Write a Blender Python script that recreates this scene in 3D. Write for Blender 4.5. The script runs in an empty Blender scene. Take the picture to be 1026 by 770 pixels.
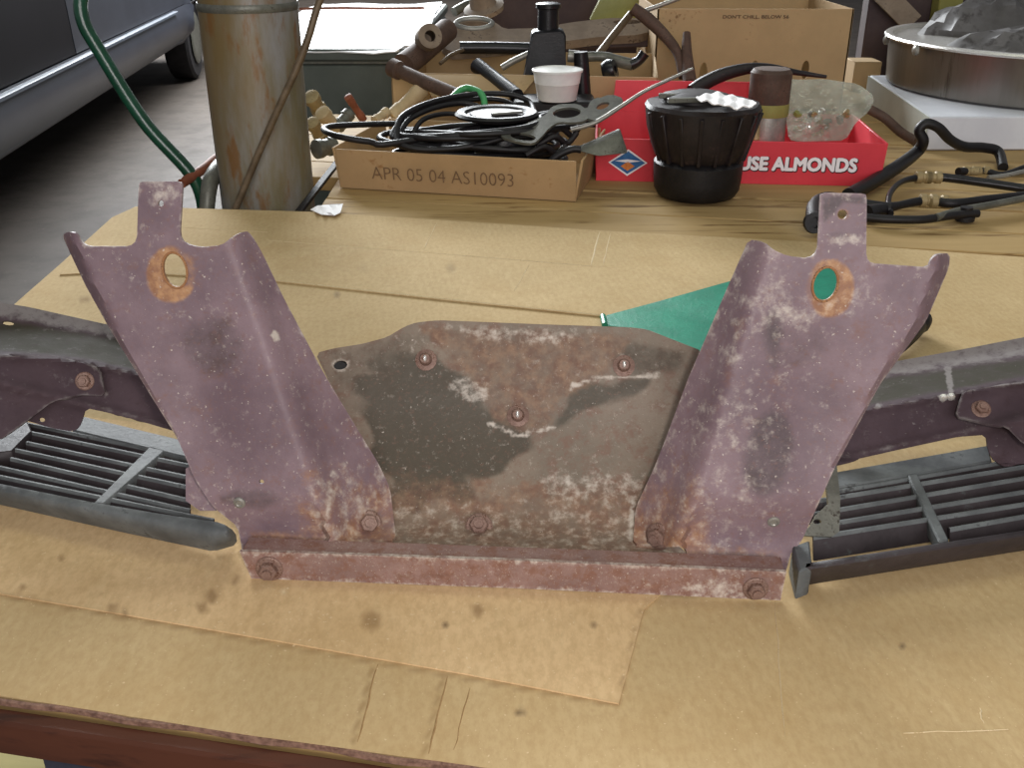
import bpy, bmesh, math, random
import numpy as np
from mathutils import Vector, Matrix
from mathutils.geometry import delaunay_2d_cdt
random.seed(7)
C = bpy.context.scene.collection
V = Vector

# ---------------------------------------------------------------- camera
H, F, PITCH = 0.42, 1010.0, math.radians(25.4)      # eye height over the bench, focal length (px of 1026), downward pitch
cam = bpy.data.cameras.new('camera'); cam.sensor_width = 36; cam.lens = F / 1026 * 36
cam.clip_start = 0.01; cam.clip_end = 200
camo = bpy.data.objects.new('camera', cam); C.objects.link(camo)
camo.location = (0, 0, H); camo.rotation_euler = (math.pi / 2 - PITCH, 0, 0)
bpy.context.scene.camera = camo

# ---------------------------------------------------------------- world and lights
FLOOR = -0.90
w = bpy.data.worlds.new('world'); bpy.context.scene.world = w; w.use_nodes = True
w.node_tree.nodes['Background'].inputs[0].default_value = (0.93, 0.95, 1.0, 1)
w.node_tree.nodes['Background'].inputs[1].default_value = 0.22
def area(name, loc, target, sx, sy, watts, col):
    l = bpy.data.lights.new(name, 'AREA'); l.shape = 'RECTANGLE'; l.size = sx; l.size_y = sy
    l.energy = watts; l.color = col
    o = bpy.data.objects.new(name, l); C.objects.link(o); o.location = loc
    o.rotation_euler = (V(target) - V(loc)).to_track_quat('-Z', 'Y').to_euler()
area('fluorescent_light', (0.25, 1.35, 1.75), (0.2, 1.0, 0), 2.4, 0.5, 8, (0.95, 1.0, 0.80))
area('door_daylight', (-1.9, 8.2, 2.6), (-1.0, 4.2, -0.3), 4.0, 3.0, 900, (0.93, 0.97, 1.0))
area('yard_daylight', (-3.5, 12.5, 3.4), (-3.3, 11.8, -0.9), 5.0, 4.0, 1000, (0.96, 0.98, 1.0))
area('front_fill_light', (0.4, -3.2, 1.5), (0.1, 1.2, 0.1), 3.2, 1.8, 88, (1.0, 0.97, 0.98))  # added broad fill from behind the camera, no window is known there
fl = bpy.data.lights.new('camera_flash', 'POINT'); fl.energy = 9.0; fl.color = (1.0, 0.92, 0.86); fl.shadow_soft_size = 0.02
flo = bpy.data.objects.new('camera_flash', fl); C.objects.link(flo); flo.location = (0.05, -0.03, H + 0.05)
vs = bpy.context.scene.view_settings
vs.view_transform = 'Standard'; vs.look = 'None'; vs.gamma = 1; vs.use_curve_mapping = False; vs.exposure = 0.0

# ---------------------------------------------------------------- helpers: points
def ray(x, y):
    dx = (x - 513) / F; dy = -(y - 385) / F
    return dx, math.cos(PITCH) + dy * math.sin(PITCH), -math.sin(PITCH) + dy * math.cos(PITCH)
def P(x, y, Y):
    d = ray(x, y); t = Y / d[1]; return V((d[0] * t, Y, H + d[2] * t))
def Z(x, y, z=0.0):
    d = ray(x, y); t = (z - H) / d[2]; return V((d[0] * t, d[1] * t, z))
def planeY(x, y, Y0, s, yaw=0.067):            # depth of the plane Y = Y0 + s*z - yaw*X along the ray
    d = ray(x, y); return (Y0 + s * H) / (d[1] - s * d[2] + yaw * d[0]) * d[1]
def smin(a, b, k=0.006):
    h = max(0, min(1, 0.5 + 0.5 * (b - a) / k)); return b * (1 - h) + a * h - k * h * (1 - h)
def sstep(a, b, x):
    if a == b: return float(x > a)
    t = max(0, min(1, (x - a) / (b - a))); return t * t * (3 - 2 * t)
def seg(px, py, a, b):
    ax, ay = a; bx, by = b; dx, dy = bx - ax, by - ay
    t = max(0, min(1, ((px - ax) * dx + (py - ay) * dy) / (dx * dx + dy * dy + 1e-9)))
    return math.hypot(px - ax - t * dx, py - ay - t * dy)
def inpoly(px, py, poly):
    c = False; j = len(poly) - 1
    for i in range(len(poly)):
        xi, yi = poly[i]; xj, yj = poly[j]
        if (yi > py) != (yj > py) and px < (xj - xi) * (py - yi) / (yj - yi) + xi: c = not c
        j = i
    return c
def polydist(px, py, poly):                      # signed: positive inside
    d = min(seg(px, py, poly[i - 1], poly[i]) for i in range(len(poly)))
    return d if inpoly(px, py, poly) else -d
def soft(px, py, poly, k=5): return sstep(-k, k, polydist(px, py, poly))
def oval(cx, cy, a, b, rot=0, n=18):
    r = math.radians(rot); o = []
    for i in range(n):
        t = 2 * math.pi * i / n; u, v = a * math.cos(t), b * math.sin(t)
        o.append((cx + u * math.cos(r) - v * math.sin(r), cy + u * math.sin(r) + v * math.cos(r)))
    return o

# ---------------------------------------------------------------- helpers: materials
def lin(c): return tuple(((v / 255) / 12.92 if v / 255 <= 0.04045 else ((v / 255 + 0.055) / 1.055) ** 2.4) for v in c) + (1,)
class NT:
    def __init__(s, name):
        s.m = bpy.data.materials.new(name); s.m.use_nodes = True; s.t = s.m.node_tree
        s.b = s.t.nodes['Principled BSDF']; s.out = s.t.nodes['Material Output']
        s.co = s.t.nodes.new('ShaderNodeTexCoord').outputs['Object']
    def n(s, kind, **kw):
        x = s.t.nodes.new(kind)
        for k, v in kw.items(): setattr(x, k, v)
        return x
    def l(s, a, b): s.t.links.new(a, b)
    def noise(s, scale, detail=5, rough=0.6, stretch=None, off=0):
        x = s.n('ShaderNodeTexNoise'); x.inputs['Scale'].default_value = scale
        x.inputs['Detail'].default_value = detail; x.inputs['Roughness'].default_value = rough
        mp = s.n('ShaderNodeMapping'); s.l(s.co, mp.inputs[0]); mp.inputs[1].default_value = (off, off * .7, off * .3)
        if stretch: mp.inputs[3].default_value = stretch
        s.l(mp.outputs[0], x.inputs['Vector']); return x.outputs['Fac']
    def math(s, op, a, b=None):
        x = s.n('ShaderNodeMath', operation=op, use_clamp=False)
        for i, q in enumerate((a, b)):
            if q is None: continue
            if isinstance(q, (int, float)): x.inputs[i].default_value = q
            else: s.l(q, x.inputs[i])
        return x.outputs[0]
    def rng(s, a, lo, hi):
        x = s.n('ShaderNodeMapRange', interpolation_type='SMOOTHSTEP'); s.l(a, x.inputs[0])
        x.inputs[1].default_value = lo; x.inputs[2].default_value = hi; return x.outputs[0]
    def mix(s, f, a, b):
        x = s.n('ShaderNodeMix', data_type='RGBA')
        for i, q in ((0, f), (6, a), (7, b)):
            if isinstance(q, (int, float)): x.inputs[i].default_value = q
            elif isinstance(q, tuple): x.inputs[i].default_value = q if len(q) == 4 else lin(q)
            else: s.l(q, x.inputs[i])
        return x.outputs[2]
    def bump(s, h, strength=0.3, dist=0.002):
        x = s.n('ShaderNodeBump'); x.inputs['Strength'].default_value = strength; x.inputs['Distance'].default_value = dist
        s.l(h, x.inputs['Height']); s.l(x.outputs[0], s.b.inputs['Normal'])
    def fin(s, col, rough=0.6, metal=0.0, spec=0.4):
        if isinstance(col, tuple): s.b.inputs['Base Color'].default_value = col if len(col) == 4 else lin(col)
        else: s.l(col, s.b.inputs['Base Color'])
        if isinstance(rough, (int, float)): s.b.inputs['Roughness'].default_value = rough
        else: s.l(rough, s.b.inputs['Roughness'])
        s.b.inputs['Metallic'].default_value = metal; s.b.inputs['Specular IOR Level'].default_value = spec
        return s.m
def worn(name, c1, c2, scale=20, rough=0.6, metal=0.0, c3=None, amt=0.6, fine=8, bump=0.25, spec=0.4, stretch=None, speck=None, speckt=0.72):
    s = NT(name); n1 = s.noise(scale, 6, .65, stretch)
    col = s.mix(s.rng(n1, .3, .7), c1, c2)
    n2 = s.noise(scale * fine, 4, .6, stretch, 3.1)
    if c3: col = s.mix(s.rng(s.math('ADD', s.math('MULTIPLY', n1, .5), s.math('MULTIPLY', n2, .5)), amt - .04, amt + .06), col, c3)
    if speck: col = s.mix(s.rng(s.noise(scale * fine * 3, 2, .5, None, 9), speckt, speckt + .06), col, speck)
    if bump: s.bump(n2, bump, .0015)
    return s.fin(col, rough, metal, spec)
def masked(name, ca, cb, scale, rust=((150, 88, 48), (196, 140, 78)), dark=(38, 36, 36), pale=(204, 194, 182), fine=(112, 78, 66), finet=.6, rough=.55, speckt=.69, spec=.45):
    s = NT(name)
    at = s.n('ShaderNodeAttribute', attribute_name='mask'); sp = s.n('ShaderNodeSeparateColor'); s.l(at.outputs['Color'], sp.inputs[0])
    n1 = s.noise(scale, 7, .65); n2 = s.noise(scale * 9, 5, .65, None, 2); n3 = s.noise(scale * 4.5, 8, .75, None, 5)
    col = s.mix(s.rng(n1, .32, .68), ca, cb)
    col = s.mix(s.math('MULTIPLY', s.rng(n3, finet - .06, finet + .1), .7), col, fine)
    def m(ch, nz, k=.9):
        return s.rng(s.math('ADD', sp.outputs[ch], s.math('MULTIPLY', s.math('SUBTRACT', nz, .5), k)), .22, .82)
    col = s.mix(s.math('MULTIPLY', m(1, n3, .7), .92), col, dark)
    rc = s.mix(s.rng(n2, .35, .65), rust[0], rust[1])
    col = s.mix(s.math('MULTIPLY', m(0, n3, 1.0), .9), col, rc)
    col = s.mix(s.math('MULTIPLY', m(2, n2, 1.6), .85), col, pale)
    n7 = s.noise(scale * 22, 4, .7, None, 21); col = s.mix(s.math('MULTIPLY', s.rng(n7, .52, .72), .45), col, fine); col = s.mix(s.math('MULTIPLY', s.rng(s.noise(scale * 11, 5, .75, None, 27), .56, .74), .35), col, pale)
    spk = s.rng(s.noise(scale * 34, 3, .6, None, 11), speckt, speckt + .05)
    col = s.mix(s.math('MULTIPLY', spk, .75), col, pale)
    s.bump(s.math('ADD', n2, s.math('MULTIPLY', n3, .6)), .28, .0012)
    rg = s.math('ADD', s.math('MULTIPLY', n3, .35), rough - .17)
    return s.fin(col, rg, 0, spec)

M = {}
M['ear'] = masked('dusty_mauve_steel', (106, 87, 94), (134, 113, 119), 12, rust=((142, 98, 66), (184, 140, 96)), dark=(72, 62, 64), fine=(124, 92, 84), speckt=.66)
M['plate'] = masked('patchy_grey_steel', (112, 101, 88), (132, 118, 103), 15, rust=((112, 80, 64), (146, 116, 92)), dark=(72, 65, 53), fine=(118, 88, 74), finet=.54, speckt=.69)
M['wing'] = masked('mauve_primer_panel', (64, 52, 57), (82, 68, 73), 9, dark=(58, 56, 44), pale=(128, 122, 120), fine=(66, 52, 54), rough=.8, spec=.15)
M['strip'] = masked('rusty_channel_steel', (124, 98, 92), (146, 118, 110), 22, rust=((116, 80, 66), (142, 106, 90)), fine=(124, 84, 66), finet=.52, speckt=.65)
M['bolt'] = worn('rusty_bolt', (112, 86, 76), (150, 124, 112), 120, .5, .2, (96, 62, 46), .55)
M['slot'] = worn('bright_steel', (220, 216, 210), (240, 238, 234), 200, .25, .6)
M['plastic'] = worn('dusty_black_plastic', (46, 46, 48), (70, 72, 74), 26, .55, 0, (96, 104, 106), .6, 7)
M['plasticedge'] = worn('scuffed_grey_plastic', (80, 83, 84), (108, 112, 112), 30, .6, 0, (62, 63, 63), .6, 7)
def cardboard(name, c1, c2, corr=(900, 0, 0), k=.10):
    s = NT(name)
    at = s.n('ShaderNodeAttribute', attribute_name='mask'); sp = s.n('ShaderNodeSeparateColor'); s.l(at.outputs['Color'], sp.inputs[0])
    n1 = s.noise(3.5, 5, .6); n2 = s.noise(70, 4, .7, (1, .25, 1)); n3 = s.noise(30, 5, .7, None, 4)
    col = s.mix(s.rng(n1, .3, .7), c1, c2)
    wv = s.n('ShaderNodeTexWave', bands_direction='X'); wv.inputs['Scale'].default_value = 34; wv.inputs['Distortion'].default_value = 1.2
    mp = s.n('ShaderNodeMapping'); s.l(s.co, mp.inputs[0]); mp.inputs[2].default_value = (0, 0, math.radians(-11)); s.l(mp.outputs[0], wv.inputs['Vector'])
    col = s.mix(s.math('MULTIPLY', wv.outputs['Fac'], k), col, (150, 118, 74))
    col = s.mix(s.math('MULTIPLY', s.rng(n2, .5, .75), .3), col, (212, 190, 148))
    col = s.mix(s.math('MULTIPLY', s.rng(n3, .62, .75), .25), col, (136, 104, 66))
    col = s.mix(s.math('MULTIPLY', sp.outputs[0], .8), col, (118, 88, 56))       # stains
    col = s.mix(s.math('MULTIPLY', sp.outputs[2], .8), col, (226, 208, 172))      # scuffed creases
    col = s.mix(s.math('MULTIPLY', sp.outputs[1], .85), col, (72, 62, 56))        # dark marks
    n4 = s.noise(230, 3, .7, (1, .5, 1), 7); n5 = s.noise(9, 6, .7, None, 12); n6 = s.noise(420, 2, .5, None, 15)
    col = s.mix(s.math('MULTIPLY', s.rng(n4, .35, .7), .28), col, (158, 126, 84))
    col = s.mix(s.math('MULTIPLY', s.rng(n5, .45, .7), .30), col, (172, 140, 92))
    col = s.mix(s.math('MULTIPLY', s.rng(n6, .68, .74), .55), col, (228, 208, 172))
    s.bump(s.math('ADD', s.math('MULTIPLY', wv.outputs['Fac'], .6), n4), .2, .001)
    return s.fin(col, .9, 0, .12)
M['card'] = cardboard('bench_cardboard', (188, 164, 122), (200, 175, 132), k=.05)
M['cardwarm'] = cardboard('bench_cardboard_flashlit', (208, 178, 134), (220, 190, 146), k=.05)  # warm flap tone, lightened to carry the stronger flash close up
M['cardedge'] = worn('corrugated_edge', (150, 116, 98), (96, 68, 56), 220, .8, 0)
M['box'] = worn('brown_box_card', (168, 138, 98), (182, 150, 108), 8, .8, 0, (156, 116, 74), .62, 12, .1)
M['boxdull'] = worn('dull_box_card', (166, 140, 102), (178, 150, 110), 8, .8, 0, (128, 98, 66), .62, 12, .1)
M['wood'] = worn('bench_wood', (164, 136, 90), (180, 152, 104), 14, .75, 0, (116, 88, 52), .58, 4, .25, spec=.2, stretch=(.12, 1, 1))
M['woodface'] = worn('varnished_edge_wood', (66, 36, 24), (86, 48, 32), 16, .6, 0, (52, 28, 20), .58, 4, .15, stretch=(.15, 1, 1))
M['leg'] = worn('blue_black_steel', (48, 49, 60), (66, 67, 79), 20, .5)
M['ply'] = worn('shelf_plywood', (160, 150, 92), (178, 166, 104), 10, .7, stretch=(.2, 1, 1))
M['teal'] = worn('teal_plastic', (16, 126, 100), (28, 146, 116), 25, .35, 0, (12, 92, 74), .62, spec=.5)
M['black'] = worn('black_rubber', (15, 13, 15), (27, 24, 26), 30, .5, 0, (44, 40, 39), .62)
M['blackgloss'] = worn('black_enamel', (13, 12, 15), (24, 23, 27), 30, .32, 0, (52, 48, 45), .64)
M['cast'] = worn('dirty_black_casting', (20, 15, 17), (36, 28, 29), 30, .5, 0, (58, 46, 43), .6)
M['steel'] = worn('grey_steel', (130, 128, 122), (160, 158, 150), 40, .4, .45, (96, 88, 80), .6)
M['dull'] = worn('dull_grey_steel', (88, 88, 80), (114, 114, 105), 40, .4, .3, (62, 55, 49), .6)
M['rod'] = worn('brown_rod', (84, 70, 52), (112, 96, 76), 40, .5, .2)
M['rust'] = worn('rust_brown', (70, 53, 44), (96, 74, 62), 30, .7, 0, (52, 38, 33), .58)
M['redrust'] = worn('red_rust', (120, 66, 46), (144, 84, 60), 40, .6)
M['arm'] = worn('dusty_cast_arm', (116, 100, 84), (142, 126, 108), 16, .7, 0, (84, 68, 58), .6)
M['brass'] = worn('dusty_brass', (140, 120, 84), (170, 152, 112), 50, .5, .25, (96, 80, 58), .6)
M['tan'] = worn('tan_tube', (176, 154, 116), (196, 176, 140), 30, .7)
M['white'] = worn('white_foam', (226, 226, 222), (238, 238, 234), 40, .5, 0, (206, 204, 196), .66, bump=.05)
M['sheet'] = worn('white_sheet', (240, 240, 242), (250, 250, 250), 10, .6, 0, bump=.1)
M['paper'] = worn('white_paper', (236, 234, 236), (246, 244, 246), 60, .7, 0, (190, 186, 190), .66)
M['chest'] = worn('grey_green_enamel', (80, 86, 80), (92, 98, 92), 6, .45, 0, (88, 98, 88), .66)
M['green'] = worn('dark_green_enamel', (20, 62, 44), (28, 76, 56), 30, .22, 0, (60, 60, 44), .66, spec=.6)
M['brightgreen'] = worn('green_wire', (60, 140, 84), (80, 160, 100), 30, .4)
M['red'] = worn('red_carton', (212, 58, 70), (222, 64, 76), 12, .45, 0, (196, 46, 60), .64, bump=.05)
M['alu'] = worn('spun_aluminium', (132, 128, 122), (150, 146, 140), 14, .34, .85, (108, 102, 96), .6, stretch=(1, 1, .06))
M['greybag'] = worn('grey_plastic_bag', (80, 77, 75), (108, 106, 106), 9, .55, 0, (66, 62, 61), .56, 5, .5)
M['whitebox'] = worn('white_carton', (206, 208, 216), (220, 222, 228), 10, .6, bump=.05)
M['greybox'] = worn('grey_carton_side', (178, 182, 172), (192, 196, 186), 10, .6, bump=.05)
M['olive'] = worn('olive_card', (126, 122, 62), (142, 138, 76), 12, .7)
M['darkbrown'] = worn('dark_brown_board', (58, 44, 46), (76, 60, 58), 10, .6)
M['ribbed'] = worn('ribbed_white', (190, 194, 184), (206, 210, 200), 10, .6)
M['ink'] = worn('faded_ink', (132, 104, 76), (106, 84, 62), 300, .8, bump=0)
M['inkdark'] = worn('dark_ink', (70, 52, 42), (84, 64, 50), 300, .8, bump=0)
M['blackink'] = worn('black_ink', (20, 16, 18), (28, 22, 24), 80, .6, bump=0)
M['whiteink'] = worn('white_ink', (244, 236, 240), (250, 246, 248), 80, .5, bump=0)
M['blueink'] = worn('blue_ink', (40, 92, 150), (60, 116, 170), 80, .5, bump=0)
M['orangeink'] = worn('orange_ink', (206, 112, 48), (222, 140, 72), 200, .5, bump=0)
M['tyre'] = worn('tyre_rubber', (24, 22, 24), (36, 34, 36), 20, .7)
M['carband'] = worn('slate_blue_car_paint', (36, 39, 48), (44, 47, 56), 3, .38, 0, spec=.6, bump=0)
M['cardark'] = worn('car_paint_dark_reflection', (12, 9, 13), (16, 12, 17), 3, .5, 0, spec=.08, bump=0)  # dark interior's reflection on the doors is put into this colour
M['carlight'] = worn('slate_trim_highlight', (70, 77, 88), (82, 90, 101), 6, .4, 0, bump=0)  # slate lightened to paint the highlights along moulding and sill
M['chrome'] = worn('chrome', (190, 192, 198), (206, 208, 212), 20, .15, .9, bump=0)
def cyl_mat():
    s = NT('rust_streaked_cylinder'); n1 = s.noise(9, 7, .65, (1, 1, .22)); n2 = s.noise(34, 5, .65, (1, 1, .3), 4); n3 = s.noise(5, 5, .6, (1, 1, .35), 8)
    col = s.mix(s.rng(n1, .35, .62), (112, 103, 74), (142, 142, 144))
    col = s.mix(s.math('MULTIPLY', s.rng(n3, .48, .66), .75), col, (118, 96, 56))
    col = s.mix(s.math('MULTIPLY', s.rng(n2, .52, .66), .85), col, (118, 82, 40))
    s.bump(n2, .25, .002); return s.fin(col, .5, .15, .4)
M['cyl'] = cyl_mat()
def floor_mat():
    s = NT('concrete_floor'); n1 = s.noise(.7, 6, .6); n2 = s.noise(6, 6, .65, None, 3); n3 = s.noise(40, 4, .6, None, 6)
    col = s.mix(s.rng(n1, .3, .7), (58, 51, 45), (78, 70, 63))
    col = s.mix(s.math('MULTIPLY', s.rng(n2, .45, .65), .5), col, (48, 41, 36))
    col = s.mix(s.math('MULTIPLY', s.rng(n3, .6, .75), .4), col, (104, 96, 88))
    s.bump(n3, .15, .003); return s.fin(col, s.math('ADD', s.math('MULTIPLY', n2, .25), .55), 0, .2)
M['floor'] = floor_mat()
def bag_mat():
    s = NT('clear_plastic_bag'); n = s.noise(26, 4, .6)
    s.bump(n, .6, .004); s.fin(s.mix(s.rng(n, .35, .65), (150, 150, 136), (190, 190, 176)), .15, 0, .6)
    tr = s.n('ShaderNodeBsdfTransparent'); mx = s.n('ShaderNodeMixShader'); mx.inputs[0].default_value = .34
    s.l(tr.outputs[0], mx.inputs[1]); s.l(s.b.outputs[0], mx.inputs[2]); s.l(mx.outputs[0], s.out.inputs[0]); return s.m
M['bag'] = bag_mat()

# ---------------------------------------------------------------- helpers: objects
def thing(name, loc, label, cat, group=None):
    o = bpy.data.objects.new(name, None); C.objects.link(o); o.location = loc; o.empty_display_size = .05
    o['label'] = label; o['category'] = cat
    if group: o['group'] = group
    return o
def put(o, parent=None):
    C.objects.link(o)
    if parent is not None:
        o.parent = parent
        if parent.type == 'EMPTY': o.matrix_parent_inverse = Matrix.Translation(-parent.location)
    return o
def tag(o, label, cat, group=None):               # a one-mesh thing: origin to its base
    v = np.empty(len(o.data.vertices) * 3); o.data.vertices.foreach_get('co', v); v = v.reshape(-1, 3)
    c = V(((v[:, 0].min() + v[:, 0].max()) / 2, (v[:, 1].min() + v[:, 1].max()) / 2, v[:, 2].min()))
    o.data.transform(Matrix.Translation(-c)); o.location = c
    for ch in o.children: ch.matrix_parent_inverse = Matrix.Translation(-c)
    o['label'] = label; o['category'] = cat
    if group: o['group'] = group
    return o
def mk(name, verts, faces, mat, parent=None, smooth=True, sharp=38, mask=None):
    me = bpy.data.meshes.new(name); me.from_pydata([tuple(v) for v in verts], [], faces)
    bm = bmesh.new(); bm.from_mesh(me); bmesh.ops.recalc_face_normals(bm, faces=bm.faces); bm.to_mesh(me); bm.free()
    if mask is not None:
        ca = me.color_attributes.new('mask', 'FLOAT_COLOR', 'POINT')
        ca.data.foreach_set('color', np.asarray(mask, dtype=np.float32).ravel())
    if smooth:
        me.polygons.foreach_set('use_smooth', [True] * len(me.polygons)); me.set_sharp_from_angle(angle=math.radians(sharp))
    me.materials.append(M[mat] if isinstance(mat, str) else mat)
    return put(bpy.data.objects.new(name, me), parent)
def from_bm(name, bm, mat, parent=None, sharp=38):
    bmesh.ops.recalc_face_normals(bm, faces=bm.faces)
    me = bpy.data.meshes.new(name); bm.to_mesh(me); bm.free()
    me.polygons.foreach_set('use_smooth', [True] * len(me.polygons)); me.set_sharp_from_angle(angle=math.radians(sharp))
    me.materials.append(M[mat]); return put(bpy.data.objects.new(name, me), parent)
def hexa(name, c8, mat, parent=None, bev=.0015):   # eight corners: bottom loop, top loop
    bm = bmesh.new(); v = [bm.verts.new(c) for c in c8]
    for f in ((0, 1, 2, 3), (4, 5, 6, 7), (0, 1, 5, 4), (1, 2, 6, 5), (2, 3, 7, 6), (3, 0, 4, 7)): bm.faces.new([v[i] for i in f])
    if bev: bmesh.ops.bevel(bm, geom=bm.edges[:], offset=bev, segments=1, affect='EDGES')
    return from_bm(name, bm, mat, parent)
def pbox(name, o, ax, ay, az, mat, parent=None, bev=.0015):
    o, ax, ay, az = V(o), V(ax), V(ay), V(az)
    return hexa(name, [o, o + ax, o + ax + ay, o + ay, o + az, o + ax + az, o + ax + ay + az, o + ay + az], mat, parent, bev)
def bar(name, a, b, wid, hgt, mat, parent=None, up=(0, 0, 1), bev=.001):   # box along a->b
    a, b = V(a), V(b); d = (b - a).normalized(); s = d.cross(V(up)).normalized(); u = s.cross(d)
    return pbox(name, a - s * wid / 2 - u * hgt / 2, b - a, s * wid, u * hgt, mat, parent, bev)
def prism(name, poly, ext, mat, parent=None, bev=0):
    bm = bmesh.new(); n = len(poly); ext = V(ext)
    a = [bm.verts.new(p) for p in poly]; b = [bm.verts.new(V(p) + ext) for p in poly]
    bm.faces.new(a); bm.faces.new(b)
    for i in range(n): bm.faces.new((a[i], a[(i + 1) % n], b[(i + 1) % n], b[i]))
    if bev: bmesh.ops.bevel(bm, geom=bm.edges[:], offset=bev, segments=1, affect='EDGES')
    return from_bm(name, bm, mat, parent)
def spline(pts, sub=6, closed=False):
    pts = [V(p) for p in pts]; n = len(pts); out = []
    rngs = n if closed else n - 1
    for i in range(rngs):
        g = (lambda k: pts[k % n]) if closed else (lambda k: pts[max(0, min(n - 1, k))])
        p0, p1, p2, p3 = g(i - 1), g(i), g(i + 1), g(i + 2)
        for j in range(sub):
            t = j / sub
            out.append(0.5 * ((2 * p1) + (p2 - p0) * t + (2 * p0 - 5 * p1 + 4 * p2 - p3) * t * t + (3 * p1 - p0 - 3 * p2 + p3) * t ** 3))
    if not closed: out.append(pts[-1])
    return out
def tube(name, pts, r, mat, parent=None, n=10, sub=6, closed=False):
    c = spline(pts, sub, closed) if sub > 1 else [V(p) for p in pts]
    m = len(c); rad = [r] * m if isinstance(r, (int, float)) else [np.interp(i / (m - 1), np.linspace(0, 1, len(r)), r) for i in range(m)]
    vs_, fs = [], []; up = None
    for i in range(m):
        t = (c[(i + 1) % m] - c[i - 1]) if closed else (c[min(i + 1, m - 1)] - c[max(i - 1, 0)])
        t.normalize()
        if up is None: up = t.orthogonal().normalized()
        up = (up - t * up.dot(t)).normalized(); s = t.cross(up)
        for k in range(n):
            a = 2 * math.pi * k / n; vs_.append(c[i] + (up * math.cos(a) + s * math.sin(a)) * rad[i])
    for i in range(m if closed else m - 1):
        for k in range(n):
            a, b = i * n + k, i * n + (k + 1) % n; j = ((i + 1) % m) * n
            fs.append((a, b, j + (k + 1) % n, j + k))
    if not closed: fs.append(tuple(range(n))); fs.append(tuple(range((m - 1) * n, m * n)))
    return mk(name, vs_, fs, mat, parent, sharp=50)
def lathe(name, prof, loc, mat, parent=None, n=32, axis=None, ripple=None):
    M4 = Matrix.Translation(V(loc))
    if axis is not None: M4 = M4 @ V((0, 0, 1)).rotation_difference(V(axis)).to_matrix().to_4x4()
    vs_, fs = [], []
    for q, (r, z) in enumerate(prof):
        for k in range(n):
            a = 2 * math.pi * k / n; rr = r * (ripple(a, q) if ripple else 1)
            vs_.append(M4 @ V((rr * math.cos(a), rr * math.sin(a), z)))
    for i in range(len(prof) - 1):
        for k in range(n): fs.append((i * n + k, i * n + (k + 1) % n, (i + 1) * n + (k + 1) % n, (i + 1) * n + k))
    if prof[0][0] > 1e-6: fs.append(tuple(range(n)))
    if prof[-1][0] > 1e-6: fs.append(tuple(range((len(prof) - 1) * n, len(prof) * n)))
    o = mk(name, vs_, fs, mat, parent)
    bm = bmesh.new(); bm.from_mesh(o.data); bmesh.ops.remove_doubles(bm, verts=bm.verts, dist=1e-5); bm.to_mesh(o.data); bm.free()
    return o
def dens(poly, step):
    o = []
    for i in range(len(poly)):
        a, b = poly[i], poly[(i + 1) % len(poly)]; k = max(1, round(math.dist(a, b) / step))
        for j in range(k): o.append((a[0] + (b[0] - a[0]) * j / k, a[1] + (b[1] - a[1]) * j / k))
    return o
def smoothpoly(poly, it=1):
    for _ in range(it):
        o = []
        for i in range(len(poly)):
            a, b = poly[i], poly[(i + 1) % len(poly)]
            if math.dist(a, b) < 3: o.append(a); continue
            f = min(.25, 4 / math.dist(a, b))
            o += [(a[0] + (b[0] - a[0]) * f, a[1] + (b[1] - a[1]) * f), (a[0] + (b[0] - a[0]) * (1 - f), a[1] + (b[1] - a[1]) * (1 - f))]
        poly = o
    return poly
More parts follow.
